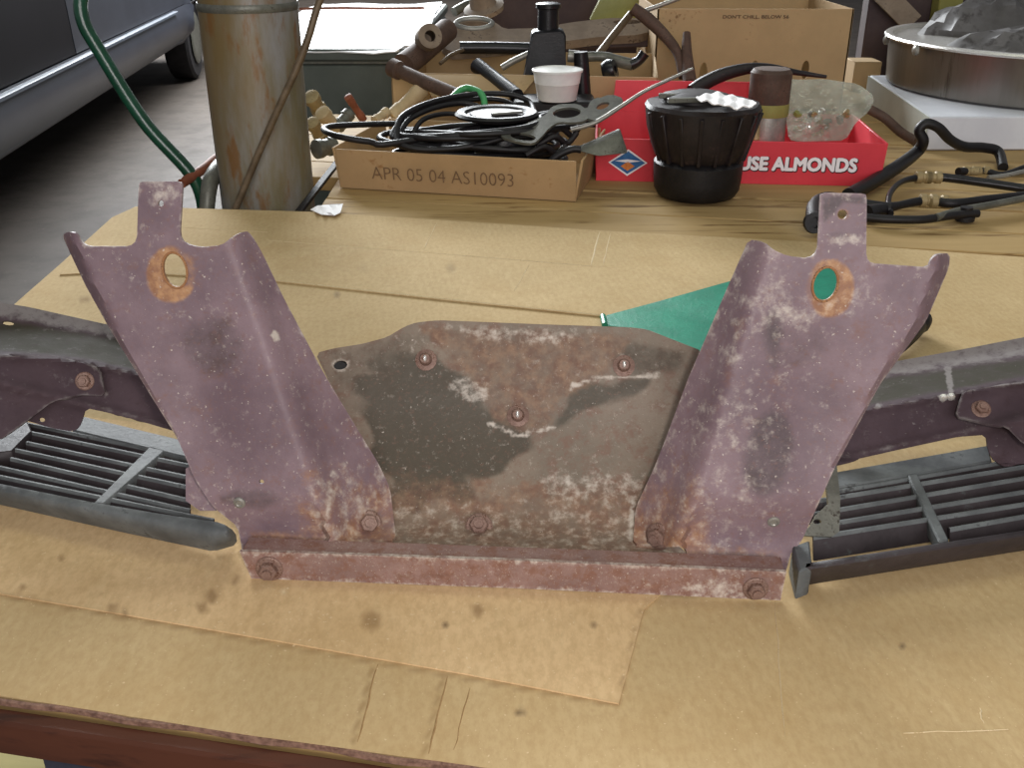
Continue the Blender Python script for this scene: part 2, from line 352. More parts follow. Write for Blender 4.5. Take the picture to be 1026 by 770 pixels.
def sheet(name, outline, holes, fn, mat, parent=None, step=5, thick=.002, maskfn=None, toward=None, sharp=38, up=None):
    """a formed sheet of real thickness: outline and holes in a 2D domain, fn maps the domain to space"""
    ol = dens(outline, step); hs = [dens(h, step) for h in holes]
    pts = list(ol); ed = [(i, (i + 1) % len(ol)) for i in range(len(ol))]
    for h in hs:
        b = len(pts); pts += h; ed += [(b + i, b + (i + 1) % len(h)) for i in range(len(h))]
    def pip(q, poly):
        c = np.zeros(len(q), bool); pl = np.array(poly); pj = np.roll(pl, 1, 0)
        for (xi, yi), (xj, yj) in zip(pl, pj):
            if yi != yj: c ^= ((yi > q[:, 1]) != (yj > q[:, 1])) & (q[:, 0] < (xj - xi) * (q[:, 1] - yi) / (yj - yi) + xi)
        return c
    bp = np.array(pts); lo_, hi_ = bp.min(0), bp.max(0)
    ny = int((hi_[1] - lo_[1]) / (step * .866)) + 1; nx = int((hi_[0] - lo_[0]) / step) + 2
    gy = lo_[1] + step * .5 + np.arange(ny) * step * .866
    g = np.array([(lo_[0] + (step * .5 if j % 2 else 0) + i * step, gy[j]) for j in range(ny) for i in range(nx)])
    keep = pip(g, outline)
    for h in holes: keep &= ~pip(g, h)
    g = g[keep]
    if len(g):
        near = np.zeros(len(g), bool)
        for k0 in range(0, len(g), 4000):
            q = g[k0:k0 + 4000]; near[k0:k0 + 4000] = (((q[:, None, :] - bp[None]) ** 2).sum(2).min(1) < (step * .55) ** 2)
        pts += [tuple(q) for q in g[~near]]
    r = delaunay_2d_cdt([V(p) for p in pts], ed, [], 0, 1e-4)
    v2 = [(v.x, v.y) for v in r[0]]; fa = np.array([tuple(f) for f in r[2]]); cen = np.array(v2)[fa].mean(1)
    kp = pip(cen, outline)
    for h in holes: kp &= ~pip(cen, h)
    tri = [tuple(int(i) for i in f) for f in fa[kp]]
    v3 = np.array([tuple(fn(*p)) for p in v2]); t = np.array(tri)
    nm = np.zeros_like(v3); fnm = np.cross(v3[t[:, 1]] - v3[t[:, 0]], v3[t[:, 2]] - v3[t[:, 0]])
    for k in range(3): np.add.at(nm, t[:, k], fnm)
    nm /= np.linalg.norm(nm, axis=1)[:, None] + 1e-12
    if up is None: flip = np.sum(nm * (np.array([0, 0, H]) - v3), axis=1).sum() < 0
    else: flip = np.sum(nm * np.array(up), axis=1).sum() < 0
    if flip: nm = -nm; tri = [(a, c, b) for a, b, c in tri]
    back = v3 - nm * thick; n = len(v3)
    edges = {}
    for a, b, c in tri:
        for e in ((a, b), (b, c), (c, a)): edges[e] = 1
    fs = list(tri) + [(a + n, c + n, b + n) for a, b, c in tri]
    for (a, b) in edges:
        if (b, a) not in edges: fs.append((b, a, a + n, b + n))
    mask = None
    if maskfn:
        m1 = [tuple(maskfn(*p)) + (1,) for p in v2]; mask = m1 + m1
    return mk(name, np.vstack([v3, back]), fs, mat, parent, mask=mask, sharp=sharp)
def text(name, s, org, xdir, updir, height, mat, parent, width=None, bold=0.0, lift=.0008, align='LEFT', fat=0):
    cu = bpy.data.curves.new(name, 'FONT'); cu.body = s; cu.size = 1; cu.offset = bold; cu.align_x = align; cu.resolution_u = 3
    o = bpy.data.objects.new(name, cu); C.objects.link(o); bpy.context.view_layer.update()
    me = bpy.data.meshes.new_from_object(o.evaluated_get(bpy.context.evaluated_depsgraph_get()))
    bpy.data.objects.remove(o); bpy.data.curves.remove(cu)
    v = np.empty(len(me.vertices) * 3); me.vertices.foreach_get('co', v); v = v.reshape(-1, 3)
    v[:, 0] -= v[:, 0].min(); v[:, 1] -= v[:, 1].min(); v /= max(v[:, 1].max(), 1e-6)
    if width: v[:, 0] *= (width / height) / v[:, 0].max()
    xd, ud = V(xdir).normalized(), V(updir).normalized(); nn = xd.cross(ud)
    co = np.array(org)[None] + v[:, :1] * height * np.array(xd) + v[:, 1:2] * height * np.array(ud) + np.array(nn * lift)[None]
    me.vertices.foreach_set('co', co.ravel()); me.update(); me.name = name
    if fat:
        bm = bmesh.new(); bm.from_mesh(me); base_ = me.copy()
        for k_, (ax_, ay_) in enumerate(((1, 0), (0, 1), (-1, 0), (0, -1), (.7, .7), (-.7, .7), (.7, -.7), (-.7, -.7))):
            cp_ = base_.copy(); cp_.transform(Matrix.Translation(xd * ax_ * fat + ud * ay_ * fat + nn * (.00001 * (k_ + 1)))); bm.from_mesh(cp_); bpy.data.meshes.remove(cp_)
        bm.to_mesh(me); bm.free(); bpy.data.meshes.remove(base_)
    me.materials.clear(); me.materials.append(M[mat])
    return put(bpy.data.objects.new(name, me), parent)
def rel(parent, o): return o

# ================================================================ SETTING
fo = mk('floor', [(-14, -4, FLOOR), (14, -4, FLOOR), (14, 30, FLOOR), (-14, 30, FLOOR)], [(0, 1, 2, 3)], 'floor', smooth=False)
fo['kind'] = 'structure'; fo['label'] = 'worn grey concrete garage floor'

# ================================================================ WORKBENCH (long planks, front edge board, legs, shelf)
dU, dV = V((.982, -.187, 0)), V((.187, .982, 0))
A0 = V((-.301, .454, 0))                           # a point of the near edge
def bench(x, v, z):                                # world point at abscissa X on the line v behind the near edge
    b = A0 + dV * v; t = (x - b.x) / dU.x; q = b + dU * t; return V((q.x, q.y, z))
TOP = -.0055
wb = thing('workbench', bench(.2, .8, FLOOR), 'long plank-topped wooden workbench with a brown varnished front edge', 'workbench')
vv = 0.0; k = 0
while vv < 2.5:
    wd = .150 if k < 6 else (.118, .104, .125)[k % 3]
    xl = -.555 if vv + wd < 1.02 else (-.30 if vv < 1.2 else (-.43 if vv < 1.75 else -.22))
    g = .0035; zt = TOP - (0 if k % 2 else .0008)
    hexa('plank', [bench(xl, vv + g, zt - .024), bench(1.75, vv + g, zt - .024), bench(1.75, vv + wd - g, zt - .024), bench(xl, vv + wd - g, zt - .024),
                   bench(xl, vv + g, zt), bench(1.75, vv + g, zt), bench(1.75, vv + wd - g, zt), bench(xl, vv + wd - g, zt)], 'wood', wb, .0015)
    vv += wd; k += 1
pe = hexa('front_edge_board', [bench(-.56, -.012, TOP - .026), bench(1.75, -.012, TOP - .026), bench(1.75, .0, TOP - .026), bench(-.56, .0, TOP - .026),
      bench(-.56, -.012, TOP), bench(1.75, -.012, TOP), bench(1.75, .0, TOP), bench(-.56, .0, TOP)], 'woodface', wb, .002)
pe['label'] = 'brown varnished edge board'
for (x, v) in ((-.275, .004), (1.6, .02), (-.39, .9), (1.6, .9), (-.1, 2.3), (1.6, 2.3)):
    c = bench(x, v, FLOOR)
    hexa('leg', [c, c + dU * .055, c + dU * .055 + dV * .055, c + dV * .055] + [q + V((0, 0, TOP - .025 - FLOOR)) for q in (c - dU * .012, c + dU * .067, c + dU * .067 + dV * .055, c - dU * .012 + dV * .055)], 'leg', wb, .002)
hexa('cross_rail', [bench(-.20, .03, -.085), bench(1.65, .03, -.085), bench(1.65, .06, -.085), bench(-.20, .06, -.085),
      bench(-.20, .03, -.055), bench(1.65, .03, -.055), bench(1.65, .06, -.055), bench(-.20, .06, -.055)], 'leg', wb, .002)
hexa('lower_shelf', [bench(-.85, -.02, -.50), bench(1.6, -.02, -.50), bench(1.6, .98, -.50), bench(-.5, .98, -.50),
      bench(-.85, -.02, -.485), bench(1.6, -.02, -.485), bench(1.6, .98, -.485), bench(-.5, .98, -.485)], 'ply', wb, .002)

# ================================================================ FLATTENED CARDBOARD on the bench
cb = thing('flattened_carton', bench(.2, .5, TOP), 'large flattened brown corrugated carton covering the front of the bench', 'cardboard')
def cardmask(kind):
    lines = [((268, 241), (620, 270), 1.0), ((277, 282), (605, 317), .9), ((438, 223), (424, 250), .8), ((601, 232), (592, 266), 1.1), ((609, 233), (600, 266), .8),
             ((530, 266), (515, 290), .5), ((180, 236), (268, 241), .7), ((620, 270), (720, 280), .6), ((905, 735), (1010, 731), .9), ((980, 712), (984, 725), .7),
             ((376, 672), (356, 745), .35), ((446, 681), (428, 757), .45), ((466, 690), (450, 752), .3), ((780, 660), (860, 672), .2), ((490, 610), (480, 640), .25)]
    dk = [(356, 276, 4), (362, 270, 3), (450, 267, 4), (497, 279, 3), (500, 286, 3), (338, 294, 3), (522, 713, 5), (518, 715, 4), (505, 713, 2), (903, 647, 3), (876, 597, 2), (465, 652, 2), (594, 627, 1.5), (446, 627, 1.5)]
    st = [(372, 622, 13), (212, 598, 9), (203, 609, 7), (236, 582, 5), (112, 610, 7), (125, 616, 6), (22, 590, 5), (478, 612, 8), (60, 560, 4), (85, 300, 5)]
    fold = [((376, 672), (356, 745)), ((446, 681), (428, 757)), ((0, 596), (620, 707)), ((620, 707), (646, 610))]
    def f(x, y):
        w_ = ((x, y))
        b = 0
        g = max(1 - sstep(r * .4, r, math.hypot(x - a, (y - c) * 1.3)) for a, c, r in dk)
        r_ = max(.75 * (1 - sstep(r * .5, r, math.hypot(x - a, y - c))) for a, c, r in st)
        r_ = max([r_] + [.55 * (1 - sstep(.5, 3.5, seg(x + 3, y, a, c))) for a, c in fold])
        b = max(b, 1 - sstep(.6, 2.2, math.hypot(x - 285, y - 593)) if kind else b)
        return r_, g, b
    return f
def cbpt(z):
    def f(x, y): return Z(x, y, z)
    return f
def pxof(p):
    d = V(p) - V((0, 0, H)); f_ = V((0, math.cos(PITCH), -math.sin(PITCH))); u_ = V((0, math.sin(PITCH), math.cos(PITCH)))
    k_ = F / d.dot(f_); return 513 + d.x * k_, 385 - d.dot(u_) * k_
def lp(x, v): return pxof(bench(x, v, 0))
nearL, nearR = lp(-.42, .002), lp(.62, .002)
base = sheet('base_panel', [nearL, lp(-.3, .003), lp(-.15, .001), lp(0, .003), lp(.3, .002), nearR, lp(1.0, .5), (1180, 267), (1026, 258), (820, 243), (600, 231), (420, 219), (320, 212.5), (200, 209), (136, 207), (112, 218), (60, 265), (20, 300), (-20, 336), (-160, 470)],
             [], cbpt(0), 'card', cb, step=5.5, thick=.004, maskfn=cardmask(0), up=(0, 0, 1))
sheet('front_flap', [(-90, 580), (0, 595), (120, 615), (300, 646), (470, 676), (620, 705), (632, 660), (645, 611), (700, 560), (560, 470), (300, 440), (-90, 400)], [], cbpt(.0014), 'cardwarm', cb, step=5.5, thick=.0012, maskfn=cardmask(1), up=(0, 0, 1))
sheet('rear_flap', [(70, 262), (150, 237), (268, 241), (440, 255), (620, 270), (790, 284), (790, 330), (605, 317), (440, 300), (277, 282), (120, 272), (60, 275)], [], cbpt(.0018), 'card', cb, step=8, thick=.0016, maskfn=cardmask(0), up=(0, 0, 1))
M['crease_lit_edge'] = worn('pale_crease_lit_edge', (206, 186, 146), (222, 204, 168), 120, .85, 0, (180, 156, 112), .56)  # worn creases, plus the rear flap's front edge painted as if lit
M['foldline'] = worn('dark_fold', (150, 120, 78), (172, 142, 98), 120, .85)
for (a_, b_, zz, wd_, mt) in (((268, 241), (436, 254), .0018, .0016, 'crease_lit_edge'), ((436, 254), (620, 269), .0018, .0016, 'crease_lit_edge'), ((120, 271.5), (277, 281), .0019, .0016, 'crease_lit_edge'), ((277, 281), (440, 299), .0019, .002, 'crease_lit_edge'), ((440, 299), (603, 316), .0019, .002, 'crease_lit_edge'), ((438, 223), (424, 250), 0, .0016, 'crease_lit_edge'),
        ((601, 232), (592, 266), 0, .003, 'crease_lit_edge'), ((612, 234), (604, 266), 0, .0018, 'crease_lit_edge'), ((530, 266), (515, 292), .0018, .0012, 'crease_lit_edge'), ((180, 228), (268, 233), 0, .0012, 'crease_lit_edge'), ((905, 735), (1010, 731), 0, .0014, 'crease_lit_edge'), ((982, 710), (985, 726), 0, .0012, 'crease_lit_edge'),
        ((378, 666), (358, 744), 0, .0016, 'foldline'), ((448, 678), (430, 756), 0, .0020, 'foldline'), ((470, 690), (455, 752), 0, .0010, 'foldline'), ((638, 625), (624, 690), 0, .0012, 'crease_lit_edge'), ((776, 600), (786, 740), 0, .0010, 'crease_lit_edge')):
    n_ = 6; A_ = Z(*a_, zz); B_ = Z(*b_, zz); sd = (B_ - A_).normalized().cross(V((0, 0, 1))); vq, fq = [], []; rr_ = random.Random(int(a_[0]))
    for i in range(n_ + 1):
        c_ = A_.lerp(B_, i / n_) + sd * rr_.uniform(-.0006, .0006); w_ = wd_ * rr_.uniform(.35, .6) * (.3 if i in (0, n_) else 1)
        vq += [c_ - sd * w_ + V((0, 0, -.0002)), c_ + V((0, 0, .0004)), c_ + sd * w_ + V((0, 0, -.0002))]
    for i in range(n_):
        for j in range(2): fq.append((i * 3 + j, i * 3 + j + 1, i * 3 + j + 4, i * 3 + j + 3))
        fq.append((i * 3, i * 3 + 2, i * 3 + 5, i * 3 + 3))
    mk('crease_lit_edge', vq, fq, mt, cb)
nb = [bench(-.42 + .02 * i, .001 + .0012 * math.sin(i * 1.7), 0) for i in range(53)]
vsx = []; fsx = []
for q in nb: vsx += [q - dV * .0012 + V((0, 0, z)) for z in (-.0036, -.0002)] + [q + dV * .001 + V((0, 0, z)) for z in (-.0002, -.0036)]
for i in range(len(nb) - 1):
    for j in range(4): fsx.append((i * 4 + j, i * 4 + (j + 1) % 4, i * 4 + 4 + (j + 1) % 4, i * 4 + 4 + j))
fsx += [(0, 1, 2, 3), tuple(len(vsx) - 4 + j for j in range(4))]
o = mk('corrugated_edge', vsx, fsx, 'cardedge', cb); o['label'] = 'ragged pinkish corrugated edge'

# ================================================================ RUSTY VALANCE ASSEMBLY
va = thing('car_front_valance', V((0, .6, .0025)), 'rusty mauve steel car valance with two upright brackets and plastic grilles', 'car part')
ZB = .0045
def plateY(x, y):
    yf = Z(x, y, .014).y if y > 200 else 9
    a = planeY(x, y, .617 - 1.43 * .014, 1.43); b = planeY(x, y, .66 - .7 * .04, .7)
    return smin(smin(a, b, .012), yf, .01)
PL = [(316, 354), (335, 349), (362, 345), (388, 338), (406, 327), (418, 323), (440, 321), (540, 325), (630, 328), (648, 330), (668, 338), (704, 352), (690, 400), (668, 470), (650, 520), (694, 560), (692, 571), (515, 564), (334, 556), (345, 536), (372, 512), (365, 470), (338, 400)]
def plmask(x, y):
    flake = [(415, 326), (440, 326), (645, 333), (628, 350), (600, 385), (562, 402), (556, 428), (520, 436), (494, 424), (470, 385), (440, 352)]
    dark_patch = [(352, 392), (372, 372), (402, 362), (440, 350), (470, 384), (500, 405), (545, 432), (520, 470), (474, 482), (468, 506), (372, 515), (384, 480)]  # large dark area with a wavy outline, left half of the plate
    dark_patch2 = [(570, 400), (572, 384), (592, 380), (640, 382), (662, 372), (640, 396), (590, 412), (556, 428)]
    dark_patch3 = [(596, 332), (690, 352), (684, 372), (640, 380), (606, 365)]
    r = .58 * soft(x, y, flake, 8); r = max(r, .56 * sstep(455, 500, y))
    wob = 5 * math.sin(x * .11 + y * .05) + 4 * math.sin(y * .17 - x * .07); g = .85 * sstep(-7, 9, polydist(x, y, dark_patch) + wob); g = max(g, .8 * sstep(-6, 7, polydist(x, y, dark_patch2) + wob * .5), .6 * soft(x, y, dark_patch3, 8), .45 * soft(x, y, oval(530, 530, 50, 22), 12))
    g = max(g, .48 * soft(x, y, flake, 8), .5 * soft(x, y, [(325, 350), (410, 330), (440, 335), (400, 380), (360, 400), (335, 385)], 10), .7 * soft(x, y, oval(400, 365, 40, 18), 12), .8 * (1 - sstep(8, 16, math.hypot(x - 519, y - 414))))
    b = .4 * soft(x, y, [(540, 474), (650, 474), (645, 500), (545, 498)], 8) + .28 * sstep(490, 520, y)
    b = max(b, .62 * (1 - sstep(1, 4, min(seg(x, y, (592, 380), (572, 388)), seg(x, y, (592, 380), (660, 376)), seg(x, y, (490, 425), (520, 437)), seg(x, y, (520, 437), (556, 428)), seg(x, y, (634, 500), (632, 540))))))
    b = max(b, .45 * soft(x, y, [(430, 326), (600, 330), (560, 345), (500, 345)], 8), .5 * soft(x, y, oval(470, 392, 22, 12, 20), 5))
    b = max(b, .6 * (1 - sstep(4, 9, math.hypot((x - 341) / 1.4, y - 366))))
    return r * (1 - .0 * g), g, b
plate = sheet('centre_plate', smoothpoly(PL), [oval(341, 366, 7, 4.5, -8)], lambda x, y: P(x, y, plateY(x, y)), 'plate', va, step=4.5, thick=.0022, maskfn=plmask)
hs = lathe('hole_shade_cup', [(.0065, -.016), (.0065, -.0024), (.0058, -.0024), (.0058, -.015), (0, -.015)], P(341, 366, plateY(341, 366)), 'black', plate, 16, (P(341, 366, plateY(341, 366)) - P(341, 366, plateY(341, 366) + .1)).normalized() + V((0, 0, .2)))  # black cup added behind the hole to stand in for its shade
hs['label'] = 'black cup added to darken the hole'
plate['label'] = 'dark-patched grey plate with flaking rust'

# upright brackets
EL = [(62, 236), (68, 232), (76, 234), (81, 242), (88, 247), (130, 247), (137, 241), (139, 185), (141, 182), (181, 182), (183, 186), (180, 236), (185, 244), (200, 248), (222, 246), (232, 238), (246, 231), (252, 235), (262, 252), (285, 300), (322, 370), (352, 420), (380, 466), (391, 490), (397, 541), (372, 543), (345, 546), (332, 555), (243, 553), (238, 528), (213, 508), (195, 480), (178, 440), (150, 395), (110, 330), (85, 285)]
ER = [(750, 240), (764, 242), (774, 250), (790, 257), (811, 259), (819, 252), (822, 195), (824, 193), (867, 194), (868.5, 198), (868, 258), (873, 264), (930, 268), (933, 259), (942, 254), (952, 254), (951, 268), (928, 322), (882, 385), (836, 470), (802, 545), (794, 551), (787, 573), (694, 571), (686, 548), (660, 549), (634, 545), (637, 508), (655, 470), (663, 450), (690, 378), (728, 290)]
def earY(x, y, side):
    if side < 0:
        bl = 222 + (y - 240) * .34 + 4; fl = x - bl; lip = np.interp(y, (236, 285, 330, 395, 440), (62, 85, 110, 150, 178)) + 10 - x if y > 236 else 72 - x
        lip -= 9 * sstep(260, 420, y) + (60 if y > 440 else 0)
    else:
        bl = 775 - (y - 245) * .30; fl = bl - x; lip = x - np.interp(y, (254, 268, 322, 385, 470), (952, 951, 928, 882, 836)) + 12
        lip -= 10 * sstep(280, 440, y) + (60 if y > 470 else 0)
    Y = planeY(x, y, .566, .26)
    Y += .00062 * max(0, fl) * sstep(-18, 30, fl) + .0014 * max(0, lip)
    Y += .010 * sstep(495, 545, y) * (1 if fl < 0 else .3)
    dent = math.exp(-(((x - (200 if side < 0 else 812)) / 42) ** 2 + ((y - 395) / 85) ** 2)); Y += .006 * dent
    if y > 300: Y = smin(Y, plateY(x, y) - .0032, .006)
    zl = Z(x, y, .0085).y
    return min(Y, zl)
def earmask(side):
    hx, hy = (172, 272) if side < 0 else (827, 286)
    def f(x, y):
        d = math.hypot((x - hx - (0 if side < 0 else 4)) / .95, (y - hy - 3) / 1.1)
        r = .95 * (1 - sstep(22, 31, d)) * (1 if side < 0 else 1 - .5 * sstep(0, 10, hx - 6 - x))
        if side < 0:
            r *= .45 + .55 * (1 - sstep(0, 14, x - hx + 2) * (1 - sstep(0, 8, y - 284)))
            r = max(r, .58 * sstep(380, 560, y) * sstep(250, 330, x), .55 * soft(x, y, [(245, 548), (330, 550), (325, 535), (250, 530)], 8))
            g = max(.50 * soft(x, y, oval(215, 345, 38, 36), 18), .55 * soft(x, y, oval(252, 500, 34, 12), 8))
            b = .34 * soft(x, y, oval(350, 505, 50, 45), 20)
            b = max(b, 1 - sstep(3, 6, math.hypot((x - 276), (y - 337) / 1.3)))
            b = max(b, .55 * soft(x, y, [(330, 470), (336, 470), (328, 550), (320, 550)], 3))
            b = max(b, .50 * soft(x, y, oval(165, 192, 20, 18), 15))
        else:
            r = max(r, .62 * sstep(400, 560, y) * (1 - sstep(690, 740, x)), .4 * soft(x, y, [(700, 570), (785, 572), (790, 548), (700, 545)], 8))
            r = max(r, .6 * (1 - sstep(4, 9, math.hypot(x - 845, y - 215))))
            g = max(.62 * soft(x, y, oval(770, 455, 28, 48, 10), 12), .62 * soft(x, y, oval(775, 340, 14, 34), 12), .42 * soft(x, y, oval(800, 345, 40, 30), 16), .5 * soft(x, y, oval(735, 560, 32, 8), 6), .66 * soft(x, y, [(822, 193), (868, 195), (868, 206), (846, 204), (830, 222), (824, 225)], 4), .5 * soft(x, y, oval(845, 236, 20, 6), 5))
            b = max(.44 * soft(x, y, oval(795, 312, 30, 12), 8), .5 * soft(x, y, oval(845, 240, 20, 8), 5), .3 * soft(x, y, oval(800, 300, 90, 30), 30))
            b = max(b, .25 * sstep(600, 700, 750 - (x - 690)))
        ed = 1 - sstep(1.0, 3.5, min(abs(polydist(x, y, EL if side < 0 else ER)), 9))
        return r, g, max(b, .38 * ed)
    return f
ears = []
for side, ol, holes in ((-1, EL, [oval(175, 271, 11, 17, -14), oval(161, 204, 3, 3.4, 0, 10), oval(262, 483, 2.6, 2.2, 0, 8)]),
                        (1, ER, [oval(827, 285, 11.5, 16.5, 16), oval(844, 215, 5, 4.6, 0, 12)])):
    e = sheet('upright_bracket', smoothpoly(ol), holes, lambda x, y, s=side: P(x, y, earY(x, y, s)), 'ear', va, step=4.5, thick=.0022, maskfn=earmask(side))
    e['label'] = 'left upright bracket with rust-ringed hole' if side < 0 else 'right upright bracket with rust-ringed hole'
    ears.append(e)
# raised rims of the rusty holes
M['ring'] = worn('orange_rust', (146, 100, 66), (178, 134, 92), 160, .9, 0, (104, 70, 52), .54)
for e, hx, hy, s, rot, rr in ((ears[0], 175, 271, -1, -14, (12, 18)), (ears[1], 827, 285, 1, 16, (12.5, 17.5))):
    pts = [P(x, y, earY(x, y, s) - .0006) for x, y in oval(hx, hy, rr[0], rr[1], rot, 24)]
    o = tube('hole_rim', pts, .0008, 'ring', e, n=6, sub=2, closed=True); o['label'] = 'orange rusted hole rim'
# small gussets beside the brackets, in front of the grilles
o = sheet('gusset', [(186, 470), (192, 466), (216, 512), (200, 512), (186, 502)], [], lambda x, y: P(x, y, .607 + .0004 * (512 - y)), 'ear', ears[0], step=5, thick=.003, maskfn=lambda x, y: (0, 0, .2))
o = sheet('gusset', [(826, 470), (838, 462), (842, 500), (841, 533), (834, 538), (803, 537), (811, 528), (818, 516), (830, 505)], [oval(819, 523, 4, 2.6)], lambda x, y: P(x, y, .583 + .0005 * (537 - y)), 'dull', ears[1], step=4, thick=.003)
o['label'] = 'shiny worn tab with a hole'

# base channel: front face with a folded top ledge
def chpt(u, v): return P(u, v, planeY(u, v, .5572, .06))
CH = [(240, 553), (300, 554.5), (515, 562), (788, 573.5), (782, 602), (520, 590), (252, 580)]
def stmask(x, y):
    r = .40 + .14 * math.sin(x * .031); b = .10 + .4 * soft(x, y, oval(720, 590, 40, 9), 8)
    return r * .9, .35 * soft(x, y, oval(440, 578, 90, 6), 6), max(b, .5 * (1 - sstep(.5, 3, abs(polydist(x, y, CH)))))
chn = sheet('base_channel', CH, [], chpt, 'strip', va, step=5, thick=.003, maskfn=stmask)
chn['label'] = 'rusty channel along the front'
L0, L1 = chpt(241, 553.5), chpt(787, 574)
pbox('ledge', L0 + V((0, .001, -.003)), L1 - L0, V((.0013, .018, 0)), V((0, 0, .0025)), 'strip', chn, .0006)

# bolts: one head mesh shared by all
def bolt_mesh():
    bm = bmesh.new()
    def ringz(r, z, n): return [bm.verts.new((r * math.cos(2 * math.pi * i / n), r * math.sin(2 * math.pi * i / n), z)) for i in range(n)]
    def stack(rings):
        n = len(rings[0])
        for a, b in zip(rings, rings[1:]):
            for i in range(n): bm.faces.new((a[i], a[(i + 1) % n], b[(i + 1) % n], b[i]))
        bm.faces.new(rings[0]); bm.faces.new(rings[-1])
    stack([ringz(.0100, -.001, 18), ringz(.0100, .0010, 18), ringz(.0088, .0018, 18)])
    stack([ringz(.0068, .0012, 6), ringz(.0070, .0060, 6), ringz(.0060, .0072, 6)])
    stack([ringz(.0036, .0065, 10), ringz(.0034, .0092, 10)])
    bmesh.ops.recalc_face_normals(bm, faces=bm.faces); me = bpy.data.meshes.new('bolt'); bm.to_mesh(me); bm.free(); me.materials.append(M['bolt']); return me
BM = bolt_mesh()
def bolt(parent, p, nrm, sc=1.0):
    o = bpy.data.objects.new('bolt', BM); C.objects.link(o); o.parent = parent
    o.matrix_basis = Matrix.Translation(p) @ V((0, 0, 1)).rotation_difference(V(nrm)).to_matrix().to_4x4() @ Matrix.Scale(sc, 4); return o
def surfn(fn, x, y):
    p = fn(x, y); n = (fn(x + 3, y) - p).cross(fn(x, y + 3) - p).normalized()
    if n.dot(V((0, 0, H)) - p) < 0: n = -n
    return p, n
e0 = lambda x, y: P(x, y, earY(x, y, -1)); e1 = lambda x, y: P(x, y, earY(x, y, 1)); pf = lambda x, y: P(x, y, plateY(x, y))
for par, fn, x, y, sc in ((ears[0], e0, 369, 525, .98), (plate, pf, 480, 528, 1.0), (ears[1], e1, 660, 538, .95), (chn, chpt, 270, 570, .95), (chn, chpt, 757, 590, .85)):
    p, n = surfn(fn, x, y); bolt(par, p, (n + V((0, -.8, .05))).normalized(), sc)
for x, y in ((427, 361), (625, 367), (519, 417)):
    p, n = surfn(pf, x, y)
    st = lathe('stud', [(.0085, -.001), (.0085, .001), (.0050, .0022), (.0046, .0055), (.0036, .0068)], p, 'bolt', plate, 14, n)
    u = V((0, .55, .83)); o = bar('glint_tip', p + n * .0074 - u * .0026, p + n * .0074 + u * .0026, .0026, .0022, 'slot', plate, n); o['label'] = 'bright bar painting a glint on the stud'  # pale bar drawn for the white glint on each stud
for par, fn, x, y in ((ears[0], e0, 240, 504), (ears[1], e1, 775, 523)):
    p, n = surfn(fn, x, y); lathe('rivet', [(.0045, -.001), (.0042, .0006), (.0026, .0012), (.0020, .0006), (0, .0006)], p, 'steel', par, 14, n)

